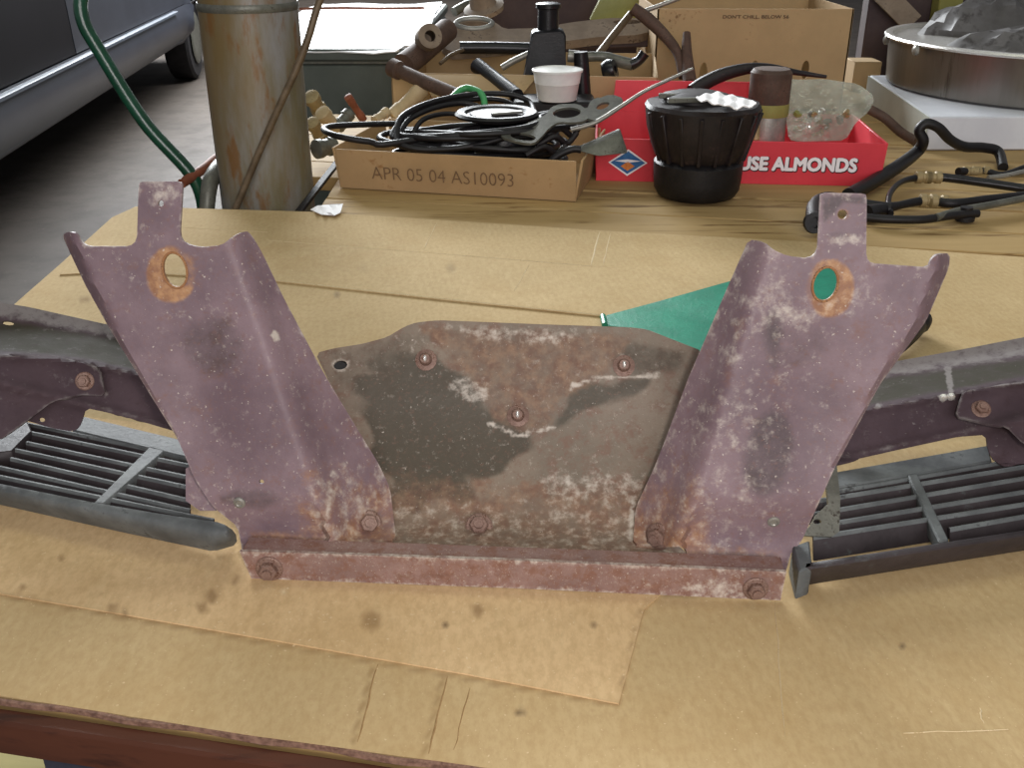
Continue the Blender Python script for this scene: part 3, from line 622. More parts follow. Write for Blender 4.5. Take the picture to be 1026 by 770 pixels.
# side panels running out behind the brackets
def wing(side):
    X = (lambda x: x) if side < 0 else (lambda x: 1026 - x)
    if side < 0:
        OL = [(-330, 252), (0, 303), (30, 308), (70, 317), (115, 327), (135, 351), (165, 366), (210, 446), (196, 440), (180, 434), (140, 422), (105, 413), (86, 409), (80, 428), (73, 433), (50, 429), (38, 425), (20, 420), (0, 412), (-330, 380)]
        bead = lambda x: 357 + .02 * x + .00085 * max(0, x) ** 2 * .9 if x < 90 else 357 + 1.8 + 6.2 + (x - 90) * .22
        ledge = lambda x: 318 + .16 * x
        low = lambda x: 384 + .266 * x
    else:
        OL = [(1350, 290), (1026, 338), (960, 351), (893, 363), (850, 372), (822, 468), (838, 465), (900, 451), (960, 438), (988, 436), (990, 452), (997, 464), (1010, 466), (1026, 465), (1150, 450), (1350, 420)]
        bead = lambda x: 412 - (x - 862) * .18
        ledge = lambda x: 377 - (x - 885) * .14
        low = lambda x: 462 - (x - 838) * .22
    yaw = -.10 if side < 0 else .12
    OL = smoothpoly(OL)
    def Y(x, y):
        b = planeY(x, y, .712, .42, yaw)                                  # lower face
        c = planeY(x, y, .715 - 2.6 * .066 + .02, 2.6, yaw)               # sloping upper face
        q = bead(x) - y
        yy = planeY(x, bead(x), .712, .42, yaw)
        Yv = b if q < 0 else smin(b + .0016 * q, b + .05, .01)
        Yv -= .0035 * math.exp(-(q / 5.0) ** 2)                           # bead
        Yv -= .005 * math.exp(-((low(x) - y) / 6.0) ** 2)                 # rolled lower lip
        t = ledge(x) - y
        if t > 0: Yv += .0008 * t
        return min(Yv, Z(x, y, .030).y) if y > 395 else Yv
    def msk(x, y):
        q = bead(x) - y; t = ledge(x) - y
        g = .75 * sstep(0, 8, q) * (1 - sstep(-8, 6, t)); b = .8 * sstep(-6, 5, t) + .34 * math.exp(-((q) / 2.2) ** 2) + .35 * math.exp(-((low(x) - y - 2) / 3.0) ** 2)
        r = 0
        if side < 0:
            r = .5 * (1 - sstep(5, 11, math.hypot(x - 85, y - 382))); b = max(b, .6 * (1 - sstep(.8, 2.4, seg(x, y, (98, 370), (106, 397)))), .85 * (1 - sstep(1.5, 3.5, math.hypot(x - 110, y - 338))), .8 * (1 - sstep(1.5, 3, math.hypot(x - 61, y - 317))))
        else:
            b = max(b, .5 * (1 - sstep(.8, 2.4, seg(x, y, (965, 392), (957, 418)))), .95 * (1 - sstep(1.5, 4.5, seg(x, y, (950, 370), (953, 398)))), 1 - sstep(3, 5.5, min(math.hypot(x - 945, y - 399), math.hypot(x - 953, y - 398))), 1 - sstep(2, 4, math.hypot(x - 880, y - 408)), .8 * (1 - sstep(1, 3, min(math.hypot(x - 998, y - 350), math.hypot(x - 1018, y - 345)))))
        return r, g, min(1, b)
    fn = lambda x, y: P(x, y, Y(x, y))
    holes = [oval(8, 324, 6, 2, 8, 10), oval(42, 421, 3.2, 2.2, 0, 8)] if side < 0 else []
    o = sheet('side_panel', OL, holes, fn, 'wing', va, step=3.2, thick=.002, maskfn=msk, sharp=60)
    o['label'] = ('left' if side < 0 else 'right') + ' mauve side panel with rolled edges'
    CP_ = [(-330, 340), (0, 358), (30, 356), (55, 356), (80, 363), (99, 370), (106, 397), (78, 396), (52, 403), (26, 423), (0, 441), (-120, 470), (-330, 470)] if side < 0 else [(1350, 330), (1026, 384), (990, 388), (966, 392), (957, 418), (985, 424), (1008, 428), (1026, 446), (1150, 480), (1350, 450)]
    fc = lambda x, y: P(x, y, Y(x, y) - .010 - .016 * ((1 - sstep(0, 70, x)) if side < 0 else sstep(985, 1050, x)) - .01 * sstep(400, 440, y)) if True else None
    cpn = sheet('corner_plate', smoothpoly(CP_), [], fc, 'wing', o, step=4, thick=.002, maskfn=lambda x, y: (.55 * (1 - sstep(6, 12, math.hypot(x - (85 if side < 0 else 983), y - (382 if side < 0 else 410)))), .0, .5 * (1 - sstep(.8, 3, abs(polydist(x, y, CP_))))))
    p, n = surfn(fc, 85 if side < 0 else 983, 382 if side < 0 else 410); bolt(o, p, n, .72)
    xe, ye = (185, 420) if side < 0 else (838, 425); q0 = P(xe, ye, earY(xe, ye, side) + .003); q1 = P(xe, ye, Y(xe, ye))
    bar('mounting_stay', q0, V((q1.x, q1.y, q1.z)) + V((.0, 0, .002)), .022, .003, 'rust', o)
    if side > 0:
        for x, y in ((945, 399), (953, 398)):
            p, n = surfn(fn, x, y); lathe('weld_bead', [(.0034, -.001), (.003, .001), (0, .0026)], p, 'slot', o, 10, n)
    return o
wing(-1); wing(1)

# plastic grilles: back rail, front bar, crossbar, slats (each its own)
def grille(side):
    g = bpy.data.objects.new('grille', None)
    C.objects.link(g); g.parent = va; g.matrix_parent_inverse = Matrix.Translation(-va.location)
    g['label'] = ('left' if side < 0 else 'right') + ' black plastic louvred grille'
    zt = .026
    def rail(name, quad, h, mat):
        top = [Z(x, y, zt) for x, y in quad]; bot = [q - V((0, 0, h)) for q in top]
        return hexa(name, bot + top, mat, None, .0012)
    def par(o): o.parent = g; return o
    def slat(a, b):
        A, B = Z(*a, zt - .001), Z(*b, zt - .001); d = (B - A).normalized(); th = V((0, 0, 1)).cross(d).normalized() * .0015
        lo = V((0, -.0105, -.0165)) if side < 0 else V((0, -.0085, -.0145)); hi = V((0, -.0013, -.0022)); vs_ = []
        for q in (A, B): vs_ += [q + lo, q + hi, q, q + th, q + th + hi * .8, q + th + lo]
        fs = [(i, (i + 1) % 6, 6 + (i + 1) % 6, 6 + i) for i in range(6)] + [(0, 1, 2, 3, 4, 5), (6, 7, 8, 9, 10, 11)]
        o = mk('slat', vs_, fs, 'plasticslat', None, smooth=False); o.data.materials.append(M['plasticedge'])
        for i in (1, 2): o.data.polygons[i].material_index = 1
        return par(o)
    if side < 0:
        par(rail('back_rail', [(72, 431), (190, 459), (184, 441), (84, 417)], .006, 'plasticedge'))
        for a, b in (((26, 432), (190, 466)), ((26, 443), (190, 478)), ((14, 450), (190, 488)), ((10, 459), (190, 501)), ((-30, 461), (190, 511)), ((-30, 471), (214, 521)), ((26, 424), (190, 458))): slat(a, b)
        par(rail('crossbar', [(92, 505), (104, 505), (166, 451), (150, 447)], .012, 'plasticedge'))
        par(rail('end_block', [(-40, 458), (12, 452), (32, 432), (26, 418)], .016, 'plasticslat'))
        fb = [(-60, 474), (0, 485), (95, 504), (160, 515), (222, 524), (236, 533), (238, 546), (214, 553), (120, 533), (0, 506), (-60, 494)]
        def fbz(x, y):
            top = np.interp(x, [-60, 0, 95, 160, 222, 240], [474, 485, 504, 515, 524, 534]); bot = np.interp(x, [-60, 0, 120, 214, 240], [494, 506, 533, 553, 546])
            t = max(0, min(1, (y - top) / max(1, bot - top))); return Z(x, y, .025 * (1 - t ** 2.2) * (1 - .6 * sstep(226, 240, x)) + .0025)
        o = sheet('front_bar', smoothpoly(fb), [], fbz, 'plasticedge', None, step=4, thick=.003); par(o)
    else:
        par(rail('back_rail', [(830, 490), (994, 462), (990, 446), (830, 474)], .006, 'plasticedge'))
        for a, b in (((838, 492), (1100, 446)), ((808, 503), (1100, 455)), ((812, 515), (1100, 466)), ((815, 527), (1100, 480)), ((815, 538), (1100, 493)), ((952, 530), (1100, 504))): slat(a, b)
        par(rail('crossbar', [(941, 543), (951, 541), (919, 474), (909, 476)], .012, 'plasticedge'))
        par(rail('inner_bar', [(812, 562), (950, 545), (950, 534), (812, 543)], .012, 'plasticslat')) if False else None
        par(rail('end_bar', [(801, 573), (814, 568), (811, 541), (794, 547)], .0235, 'plasticedge'))
        top = [Z(x, y, zt) for x, y in ((804, 571), (1100, 526), (1100, 520), (806, 564))]
        bot = [Z(x, y, .003) for x, y in ((805, 588), (1100, 541))] + [Z(x, y, .003) + V((0, .008, 0)) for x, y in ((1100, 541), (806, 588))]
        par(hexa('front_bar', bot + top, 'plasticslat', None, .0015))
M['plasticslat'] = worn('dark_slat_plastic', (46, 40, 42), (62, 55, 57), 24, .5, 0, (78, 80, 80), .62, 7)
grille(-1); grille(1)

# ================================================================ GREEN PLASTIC PIECE, BLACK KNOB on the cardboard
def teal(x, y):
    Yp = .985 + (352 - y) * .0017
    r_ = 333 - (x - 660) * .17
    Yp += .0009 * max(0, r_ - y) if x > 600 else 0
    z = min(P(x, y, Yp).z, .09)
    p = P(x, y, Yp)
    return p if p.z > .004 else Z(x, y, .004)
o = sheet('plastic_scoop', smoothpoly([(604, 317), (606, 326), (650, 331), (700, 353), (800, 362), (890, 345), (905, 312), (868, 268), (800, 264), (727, 283), (660, 302)]), [], teal, 'teal', None, step=6, thick=.003)
tube('rolled_end', [teal(604, 317), teal(606, 326)], .0035, 'teal', o, n=8, sub=2)
tag(o, 'translucent teal green plastic piece lying behind the dark-patched centre plate', 'plastic piece')
tk = thing('rubber_grip', Z(912, 344, 0), 'small black rubber grip lying behind the right upright bracket', 'grip')
tube('stem', [Z(885, 356, .012), Z(908, 338, .014), Z(918, 326, .016)], [.011, .010, .011], 'black', tk, n=12, sub=4)
lathe('head', [(.0, -.012), (.009, -.011), (.0125, -.005), (.0125, .005), (.009, .011), (0, .012)], Z(921, 322, .016), 'black', tk, 16, (.5, .8, .2))

# ================================================================ HAND TRUCK, CYLINDER, ROD
ht = thing('hand_truck', P(200, 210, 1.66) * 1.0 + V((0, 0, FLOOR - P(200, 210, 1.66).z)), 'dark green tubular hand truck behind the left end of the bench', 'hand truck')
tube('handle', [P(203, 205, 1.66) + V((.0, 0, -.85)), P(206, 230, 1.66) + V((0, 0, -.3)), P(206, 230, 1.66) + V((0, 0, -.06)), P(206, 230, 1.66), P(196, 182, 1.66), P(145, 123, 1.66), P(100, 52, 1.66), P(83, 20, 1.66), P(83, -8, 1.67), P(105, -34, 1.70), P(170, -46, 1.76), P(225, -20, 1.80), P(243, 60, 1.82), P(250, 200, 1.82), P(250, 205, 1.82) + V((0, 0, -.15)), P(250, 205, 1.82) + V((0, 0, -.8))], .0108, 'green', ht, n=14, sub=8)
o = tube('crossbar', [P(182, 184, 1.63), P(203, 170, 1.68), P(222, 156, 1.74), P(250, 150, 1.80)], .008, 'redrust', ht); o['label'] = 'red rusted crossbar'
o = tube('axle_guard', [P(228, 158, 1.70), P(217, 170, 1.64), P(210, 186, 1.60), P(207, 215, 1.58), P(206, 240, 1.57), P(206, 240, 1.57) + V((0, 0, -.06)), P(206, 240, 1.57) + V((0, 0, -.2)), P(206, 240, 1.57) + V((0, 0, -.8))], [.010, .013, .013, .012, .012, .012, .012, .012], 'dull', ht); o['label'] = 'grey curved guard tube'
pbox('toe_plate', V((-.56, 1.52, FLOOR)), (.36, 0, 0), (0, .34, 0), (0, 0, .008), 'green', ht)
cy = thing('gas_cylinder', V((-.405, 1.645, FLOOR + .008)), 'tall rust-streaked grey steel cylinder standing on the hand truck', 'cylinder')
lathe('body', [(.060, 0), (.072, .012), (.0755, .04), (.0755, 1.17), (.0745, 1.178), (.0745, 1.40), (.066, 1.46), (.040, 1.51), (.02, 1.525)], (-.405, 1.645, FLOOR + .008), 'cyl', cy, 40)
lathe('neck', [(.022, 1.52), (.022, 1.56), (.016, 1.57), (.016, 1.61), (0, 1.61)], (-.405, 1.645, FLOOR + .008), 'brass', cy, 16)
lathe('collar', [(.0758, 1.168), (.0772, 1.171), (.0772, 1.177), (.0758, 1.18)], (-.405, 1.645, FLOOR + .008), 'dull', cy, 40)
a, b = P(322, -4, 1.575), P(234, 214, 1.545); t = (FLOOR - b.z) / (b.z - a.z)
o = tube('steel_rod', [a + (a - b) * .5, a, P(300, 62, 1.560) , b, b + (b - a) * t], .0055, 'rod', None, sub=5)
tag(o, 'thin brown metal rod leaning across the front of the steel cylinder', 'rod')
a, b = P(338, 163, 1.70), P(292, 222, 1.52)
o = bar('flat_iron', a, b + (b - a) * .3, .012, .006, 'black', None)
tag(o, 'short black iron bar between the cylinder and the brown tray', 'bar')
o = sheet('paper_scrap', [(311, 210), (318, 206), (344, 204), (341, 213), (335, 216), (322, 215)], [], lambda x, y: Z(x, y, .004 + .002 * math.sin(x * .5 + y)), 'paper', None, step=4, thick=.0006, up=(0, 0, 1))
tag(o, 'torn scrap of white paper at the far edge of the cardboard', 'paper')
o = lathe('paint_can', [(.028, 0), (.028, .05), (.03, .052), (.026, .054)], V((-.555, 1.60, -.10)), 'white', None, 20)
C.objects.unlink(o); bpy.data.objects.remove(o)

# ================================================================ CAR
CO, CD, CL = V((-2.13, 4.18, FLOOR)), V((-.105, .9945, 0)), V((-.9945, -.105, 0))
def CP(s, t, z): return CO + CD * s + CL * t + V((0, 0, z))
car = thing('parked_car', CP(1.6, .85, 0), 'dark blue car, doors blackened by a painted reflection, slate lower sides, parked beyond the bench', 'car')
def side_t(s, z):
    t = 0.03 * sstep(.42, .35, z) if z < .42 else 0
    t = .06 * (1 - sstep(.33, .42, z))
    t -= .035 * sstep(.40, .44, z) * (1 - sstep(.60, .63, z))
    t += .004 * math.exp(-((z - .505) / .008) ** 2)
    t += .05 * max(0, z - .62) ** 1.5
    t += .03 * max(0, s - 5.4) ** 2 + .03 * max(0, -1.6 - s) ** 2
    t -= .03 * math.exp(-((math.hypot(s - 4.65, z - .34) - .40) / .05) ** 2)
    return t
def sidep(z0, z1, archz):
    lo = [(-2.3, z0)]
    for sc in (-1.5, 4.65):
        r = .37
        if z0 < .34 + r:
            x0 = math.sqrt(max(0, r * r - max(0, z0 - .34) ** 2)); lo.append((sc - x0, z0))
            a0 = math.atan2(max(0, z0 - .34), -x0)
            for i in range(1, 12):
                a = a0 - (a0 - (math.pi - a0)) * i / 12
                q = (sc + r * math.cos(a), .34 + r * math.sin(a))
                lo.append((q[0], min(q[1], z1 - .002)))
            lo.append((sc + x0, z0))
    lo.append((5.98, z0)); return lo + [(5.98, z1), (-2.3, z1)]
fnc = lambda s, z: CP(s, side_t(s, z), z)
sheet('lower_side', sidep(.33, .62, 1), [], fnc, 'carband', car, step=.07, thick=.02)
for s0, s1 in ((-2.3, -1.02), (-1.0, 1.285), (1.30, 5.98)):
    zt = .97
    def archy(poly): return poly
    if s0 < 0 or s0 == 1.30:
        sc = -1.5 if s1 < 0 else (4.65 if s0 > 1 else None)
        pl = [(s0, .625), (s1, .625), (s1, zt), (s0, zt)]
        if sc is not None:
            arch = [(sc + .38 * math.cos(a), .34 + .38 * math.sin(a)) for a in np.linspace(math.radians(132), math.radians(48), 9)]
            arch = [(x, z) for x, z in arch]
            pl = [(s0, .625)] + arch + [(s1, .625), (s1, zt), (s0, zt)]
        o = sheet('door' if sc is None else 'fender', pl, [], fnc, 'cardark' if s0 < 1 else 'carband', car, step=.07, thick=.02)
def strip_along(name, z0, z1, prot, mat, s0=-1.1, s1=4.2):
    vs_, fs = [], []; ss = np.linspace(s0, s1, 24)
    for s in ss:
        for z, p in ((z0, 0), (z0 + .004, prot), (z1 - .004, prot), (z1, 0), (z1, -.02), (z0, -.02)): vs_.append(CP(s, side_t(s, (z0 + z1) / 2) - p, z))
    for i in range(len(ss) - 1):
        for j in range(6): fs.append((i * 6 + j, i * 6 + (j + 1) % 6, i * 6 + 6 + (j + 1) % 6, i * 6 + 6 + j))
    fs += [tuple(range(6)), tuple(len(vs_) - 6 + j for j in range(6))]
    return mk(name, vs_, fs, mat, car)
strip_along('rub_strip', .590, .612, .010, 'carlight', s1=3.8)
strip_along('sill_highlight', .352, .366, .010, 'carlight')  # pale strip drawn for the highlight line along the sill
mk('underbody', [CP(s, t, z) for s in (-2.2, 5.9) for t in (.12, 1.6) for z in (.30, .60)], [(0, 1, 3, 2), (4, 5, 7, 6), (0, 1, 5, 4), (2, 3, 7, 6), (0, 2, 6, 4), (1, 3, 7, 5)], 'tyre', car)
lof = []
secs = ((-2.3, .10, .80, .10), (-1.0, .02, .97, .0), (4.9, .02, .97, .06))
mk('body_shell', [CP(s, t, z) for s in (-2.35, 6.0) for t, z in ((.05, .62), (.03, .97), (1.70, .97), (1.74, .62), (1.70, .33), (.11, .33))],
   [tuple(range(6)), tuple(range(6, 12))] + [(i, (i + 1) % 6, 6 + (i + 1) % 6, 6 + i) for i in range(6)], 'cardark', car)
gv = [CP(s, t, z) for s, t, z in ((-.9, .06, .97), (4.2, .06, .97), (4.2, 1.68, .97), (-.9, 1.68, .97), (.0, .22, 1.42), (3.5, .22, 1.42), (3.5, 1.5, 1.42), (.0, 1.5, 1.42))]
hexa('cabin', gv, 'cardark', car, .03)
for s in (-1.5, 4.65):
    for t, sg in ((.10, -1), (1.62, 1)):
        wv_ = lathe('wheel', [(.20, -.10), (.30, -.10), (.325, -.08), (.33, 0), (.325, .08), (.30, .10), (.20, .10)], CP(s, t + .02, .33), 'tyre', car, 32, CL)
        o = lathe('hubcap', [(.205, -.112), (.19, -.12), (.06, -.105), (0, -.11)] if sg < 0 else [(.205, .112), (.19, .12), (.06, .105), (0, .11)], CP(s, t + .02, .33), 'dull', car, 24, CL)

# ================================================================ GREEN CHEST with white sheet
ch = thing('metal_chest', V((-.56, 3.2, FLOOR)), 'grey green metal chest standing behind the rusty cylinder', 'chest')
zt = P(350, 49, 2.6).z; x0, x1 = -.70, P(408, 49, 2.6).x
pbox('body', (x0, 2.6, FLOOR), (x1 - x0, 0, 0), (.02, 1.25, 0), (0, 0, zt - .035 - FLOOR), 'chest', ch, .008)
pbox('lid', (x0 - .008, 2.592, zt - .030), (x1 - x0 + .016, 0, 0), (.02, 1.266, 0), (0, 0, .030), 'chest', ch, .006)
pbox('lid_seal', (x0, 2.597, zt - .036), (x1 - x0, 0, 0), (.02, 1.25, 0), (0, 0, .007), 'dull', ch, .001)
fnS = lambda x, y: V((x0 + .0 + x * (x1 - x0 + .01), 2.586 + y * 1.27, zt + .004 + .004 * math.sin(x * 9 + y * 5) + .003 * math.sin(y * 17 + x * 3) - .010 * max(0, (.02 - y) / .02)))
o = sheet('white_sheet', [(0, 0), (.3, .0), (.6, .004), (.8, -.012), (.92, -.004), (1.0, .05), (1.02, .4), (1.0, .7), (1.0, .98), (0, .98)], [], fnS, 'sheet', None, step=.05, thick=.003, up=(0, 0, 1))
tag(o, 'bright white sheet spread over the top of the green chest', 'sheet')
o = tube('halo_line', [P(300, 9, 3.35) , P(340, 8, 3.36), P(380, 8.5, 3.37), P(425, 8, 3.38)], .004, 'redrust', None, n=6, sub=4)  # maroon tube stands in for an edge halo, nothing real lies here
tag(o, 'thin maroon halo line drawn across the white sheet', 'halo_line')

# ================================================================ BROWN TRAY with coiled cable
def tray(name, label, a, b, depth, h, hb, mat, cat, splay=.006, th=.004):
    """open carton: a,b front bottom corners; walls and bottom are separate parts"""
    a, b = V(a), V(b); u = (b - a).normalized(); n = V((-u.y, u.x, 0)); L = (b - a).length
    e = thing(name, (a + b) / 2 + n * depth / 2, label, cat)
    def wall(nm, p, q, inn, hh, out):
        d = (q - p); return hexa(nm, [p, q, q + inn * th, p + inn * th] + [x + V((0, 0, hh)) - inn * out for x in (p, q, q + inn * th, p + inn * th)], mat, e, .0008)
    f = wall('front_wall', a, b, n, h, splay); wall('back_wall', b + n * depth, a + n * depth, -n, hb, splay)
    wall('side_wall', a + n * depth, a, u, h, splay); wall('side_wall', b, b + n * depth, -u, h, splay)
    hexa('bottom', [a + V((0, 0, .0)), b, b + n * depth, a + n * depth] + [x + V((0, 0, .004)) for x in (a, b, b + n * depth, a + n * depth)], mat, e, 0)
    return e, f, u, n
zb = -.005
ta, tb = Z(341, 188, zb), Z(577, 202, zb)
TA, TF, tu, tn = tray('cardboard_tray', 'shallow brown cardboard tray stamped with a date code', ta, tb, .25, .066, .066, 'box', 'tray', .010)
sl = (V((0, 0, .066)) - tn * .010).normalized()
text('printed_code', 'APR 05 04 AS10093', ta + tu * .060 + sl * .020 - tn * .0034, tu, sl, .0215, 'ink', TF, width=.238, bold=-.012)
# coil
pts = []
cc = P(487, 122, 1.70); cz = .072
for i in range(74):
    a = i / 12 * 2 * math.pi; rr = .118 + .020 * math.sin(i * .77) + .010 * math.sin(i * 1.9)
    pts.append(V((cc.x - .01 + rr * 1.15 * math.cos(a) + .012 * math.sin(i * .31), 1.705 + rr * .72 * math.sin(a), .046 + .045 * (i / 74) + .012 * math.sin(a * .5 + i * .2))))
pts += [P(400, 143, 1.62), P(370, 142, 1.615), P(340, 137, 1.62), P(325, 131, 1.66), P(330, 127, 1.70), P(360, 125, 1.74), P(400, 124, 1.78)]
o = tube('coiled_cable', pts, .0052, 'black', None, n=8, sub=4); tag(o, 'black cable coiled in the brown cardboard tray', 'cable')
pts = [V((cc.x - .02 + (.095 + .012 * math.sin(i * 1.3)) * 1.3 * math.cos(i / 10 * 2 * math.pi), 1.71 + .078 * math.sin(i / 10 * 2 * math.pi), .02 + .03 * i / 34)) for i in range(34)]
o = tube('bundled_wire', pts, .0045, 'blackgloss', None, n=8, sub=4); tag(o, 'lower loops of thin black wire beneath the coiled cable', 'wire')
cl_ = thing('cable_loops', P(440, 150, 1.66), 'tall loops of black cable leaning at the left of the ring motor', 'cable')
for pp_, r0_ in (([(398, 137, 1.64), (402, 118, 1.68), (428, 104, 1.74), (470, 95, 1.80), (512, 95, 1.82), (533, 106, 1.80), (528, 128, 1.66), (480, 145, 1.62), (432, 150, 1.615), (404, 146, 1.62)], .0050),
                ([(404, 142, 1.65), (408, 122, 1.69), (436, 108, 1.74), (470, 104, 1.78), (494, 118, 1.74), (484, 140, 1.64), (440, 147, 1.63)], .0046),
                ([(414, 140, 1.66), (424, 120, 1.70), (452, 114, 1.74), (478, 122, 1.72), (470, 140, 1.66), (436, 146, 1.645)], .0042),
                ([(396, 140, 1.645), (400, 124, 1.69), (420, 110, 1.74), (458, 101, 1.80), (500, 100, 1.82), (520, 112, 1.78), (510, 136, 1.66), (450, 148, 1.625)], .0042)):
    tube('loop', [P(*q) for q in pp_], r0_, 'black', cl_, n=8, sub=6, closed=True)
for k_, (x_, y_, Y_) in enumerate(((545, 150, 1.61), (556, 140, 1.63), (538, 128, 1.68), (562, 132, 1.66))):
    o = tube('wire_offcut', [P(x_ - 18, y_ + 6, Y_), P(x_, y_ - 3, Y_ + .01), P(x_ + 12, y_ + 4, Y_ + .02), P(x_ + 22, y_ - 4 - 3 * k_, Y_ + .03)], .005, 'cast', None, n=8)
    tag(o, ('dark wire offcut at the front right corner of the brown tray', 'dark wire offcut just below the slotted end of the steel link', 'dark wire offcut between the ring motor and the steel link', 'dark wire offcut near the right wall of the brown tray')[k_], 'wire', 'dark wire offcuts in the tray')
# round black motor in the coil
mo = thing('ring_motor', P(512, 150, 1.70), 'round black motor with a ring flange sitting inside the cable coil', 'motor')
mp = V((P(505, 110, 1.71).x, 1.71, .0))
lathe('body', [(.046, .012), (.05, .02), (.05, .085), (.045, .092), (.02, .094), (0, .094)], mp, 'blackgloss', mo, 28, ripple=lambda a, q: 1 + .03 * (math.cos(a * 7) > .3))
lathe('flange', [(.050, .094), (.068, .095), (.070, .099), (.066, .103), (.054, .102), (.050, .098)], mp + V((-.012, 0, .008)), 'black', mo, 36)
lathe('cap', [(.05, .094), (.044, .104), (.02, .106), (0, .106)], mp + V((-.012, 0, .004)), 'cast', mo, 28)
bar('terminal', mp + V((-.02, -.03, .112)), mp + V((.03, -.01, .112)), .012, .004, 'steel', mo)
o = tube('green_wire', [P(452, 99, 1.80), P(462, 90, 1.82), P(472, 89, 1.82), P(484, 97, 1.80), P(486, 120, 1.78)], .006, 'brightgreen', None, n=8); tag(o, 'short bright green wire loop poking up behind the cable coil', 'wire')
# flat steel plates with slots
def tilted(Y0, y0, k): return lambda x, y: P(x, y, Y0 + (y0 - y) * k)
o = sheet('link_plate', smoothpoly([(501, 137), (505, 131), (515, 129), (541, 118), (549, 113), (552, 107), (562, 104), (580, 104), (588, 110), (592, 100), (602, 97), (600, 104), (588, 121), (574, 123), (560, 122), (551, 127), (541, 139), (534, 144), (522, 143)]),
          [oval(524, 137, 13, 3.6, 8), oval(568, 113, 14, 5.2, -4)], tilted(1.60, 140, .0030), 'dull', None, step=4, thick=.004)
tag(o, 'flat grey steel link with two oval holes resting on the tray', 'steel link')
o = sheet('bracket_plate', smoothpoly([(586, 118), (596, 100), (612, 94), (626, 99), (620, 108), (600, 122)]), [oval(604, 106, 7, 3, -20)], tilted(1.66, 120, .003), 'dull', None, step=4, thick=.004)
tag(o, 'small grey bracket plate between the brown tray and red carton', 'bracket')
o = prism('wedge_shim', [P(579, 152, 1.60), P(622, 133, 1.62), P(629, 154, 1.60), P(600, 157, 1.59)], (0, .02, .004), 'dull', None, .002)
tag(o, 'grey triangular metal wedge beside the diamond emblem', 'wedge')
o = tube('cable_sheath', [P(545, 170, 1.60) , P(556, 158, 1.60), P(572, 150, 1.60), P(582, 150, 1.60)], .006, 'black', None); tag(o, 'stub of black sheathing leading to the grey wedge', 'sheath')
o = tube('antenna_wire', [P(572, 130, 1.66), P(596, 123, 1.66), P(622, 107, 1.67), P(645, 92, 1.68), P(670, 80, 1.69), P(694, 69, 1.70)], [.004, .004, .0035, .003, .0028, .0025], 'steel', None, n=8)
tag(o, 'bright thin antenna rod slanting up over the red carton', 'antenna')

# ================================================================ RED ALMOND CARTON
ra, rb = Z(597, 181, zb), Z(881, 187, zb)
RA, RF, ru, rn = tray('red_carton', 'open red almond carton with white lettering and diamond emblem', ra, rb, .25, .072, .072, 'red', 'carton', .004)
bk = RA
hexa('back_panel', [ra + rn * .249 + ru * .02, ra + rn * .249 + ru * .30, ra + rn * .253 + ru * .30, ra + rn * .253 + ru * .02] + [q + V((0, 0, .128)) for q in (ra + rn * .255 + ru * .03, ra + rn * .255 + ru * .29, ra + rn * .259 + ru * .29, ra + rn * .259 + ru * .03)], 'red', RA, .0008)
sl = (V((0, 0, .072)) - rn * .004).normalized(); LR = (rb - ra).length
def onface(px, py):                                # point of the carton's front face under a pixel
    d = V(ray(px, py)); nn = ru.cross(sl); t = (ra - V((0, 0, H))).dot(nn) / d.dot(nn); return V((0, 0, H)) + d * t
tr = onface(857, 172); tw = .330
for nm, mt, off, bo, lf in (('lettering_shadow', 'blackink', (.0010, -.0010), .0026, .0006), ('lettering', 'whiteink', (0, 0), .0015, .0012)):
    text(nm, 'SMOKEHOUSE ALMONDS', tr - ru * (tw - off[0]) + sl * off[1] - rn * .0002, ru, sl, .0215, mt, RF, width=tw, fat=bo, lift=lf)
dc = onface(629, 163); nn_ = ru.cross(sl)
for nm, mt, sx, sy, dy, lf in (('emblem_border', 'whiteink', .033, .023, 0, .0006), ('emblem', 'blueink', .029, .0195, 0, .0009), ('emblem_band', 'whiteink', .022, .003, .003, .0012), ('emblem_centre', 'orangeink', .012, .008, -.006, .0012)):
    q = dc + nn_ * lf + sl * dy
    mk(nm, [q - ru * sx, q - sl * sy, q + ru * sx, q + sl * sy], [(0, 1, 2, 3)], mt, RF, smooth=False)

# ================================================================ BLACK BLOWER MOTOR in front of the red carton
bmc = V((Z(697, 196, zb).x, Z(697, 196, zb).y, zb))
bl = thing('blower_motor', bmc, 'large dirty black blower motor standing in front of the red carton', 'motor')
lathe('lower_drum', [(.052, 0), (.062, .004), (.068, .014), (.070, .030), (.071, .056), (.066, .062), (.060, .064)], bmc, 'black', bl, 36)
lathe('upper_housing', [(.062, .060), (.070, .066), (.078, .085), (.086, .112), (.089, .136), (.090, .142), (.086, .148), (.05, .150), (0, .150)], bmc, 'cast', bl, 40, ripple=lambda a, q: 1 + .018 * math.cos(a * 9))
for i in range(9):
    a = math.radians(200 + i * 20); d = V((math.cos(a), math.sin(a), 0))
    bar('rib', bmc + d * .070 + V((0, 0, .062)), bmc + d * .0915 + V((0, 0, .138)), .006, .006, 'cast', bl, up=d)
lathe('top_cap', [(.055, .148), (.052, .158), (.035, .162), (0, .162)], bmc + V((-.01, .01, 0)), 'cast', bl, 24)
for (x, y, L, a) in ((-.062, -.045, .055, 8), (-.03, -.02, .04, 25), (-.07, .0, .03, -10), (.02, -.06, .02, 60)):
    p = bmc + V((x, y, .158)); d = V((math.cos(math.radians(a)), math.sin(math.radians(a)), 0)); bar('clip', p, p + d * L, .010, .007, 'dull', bl)
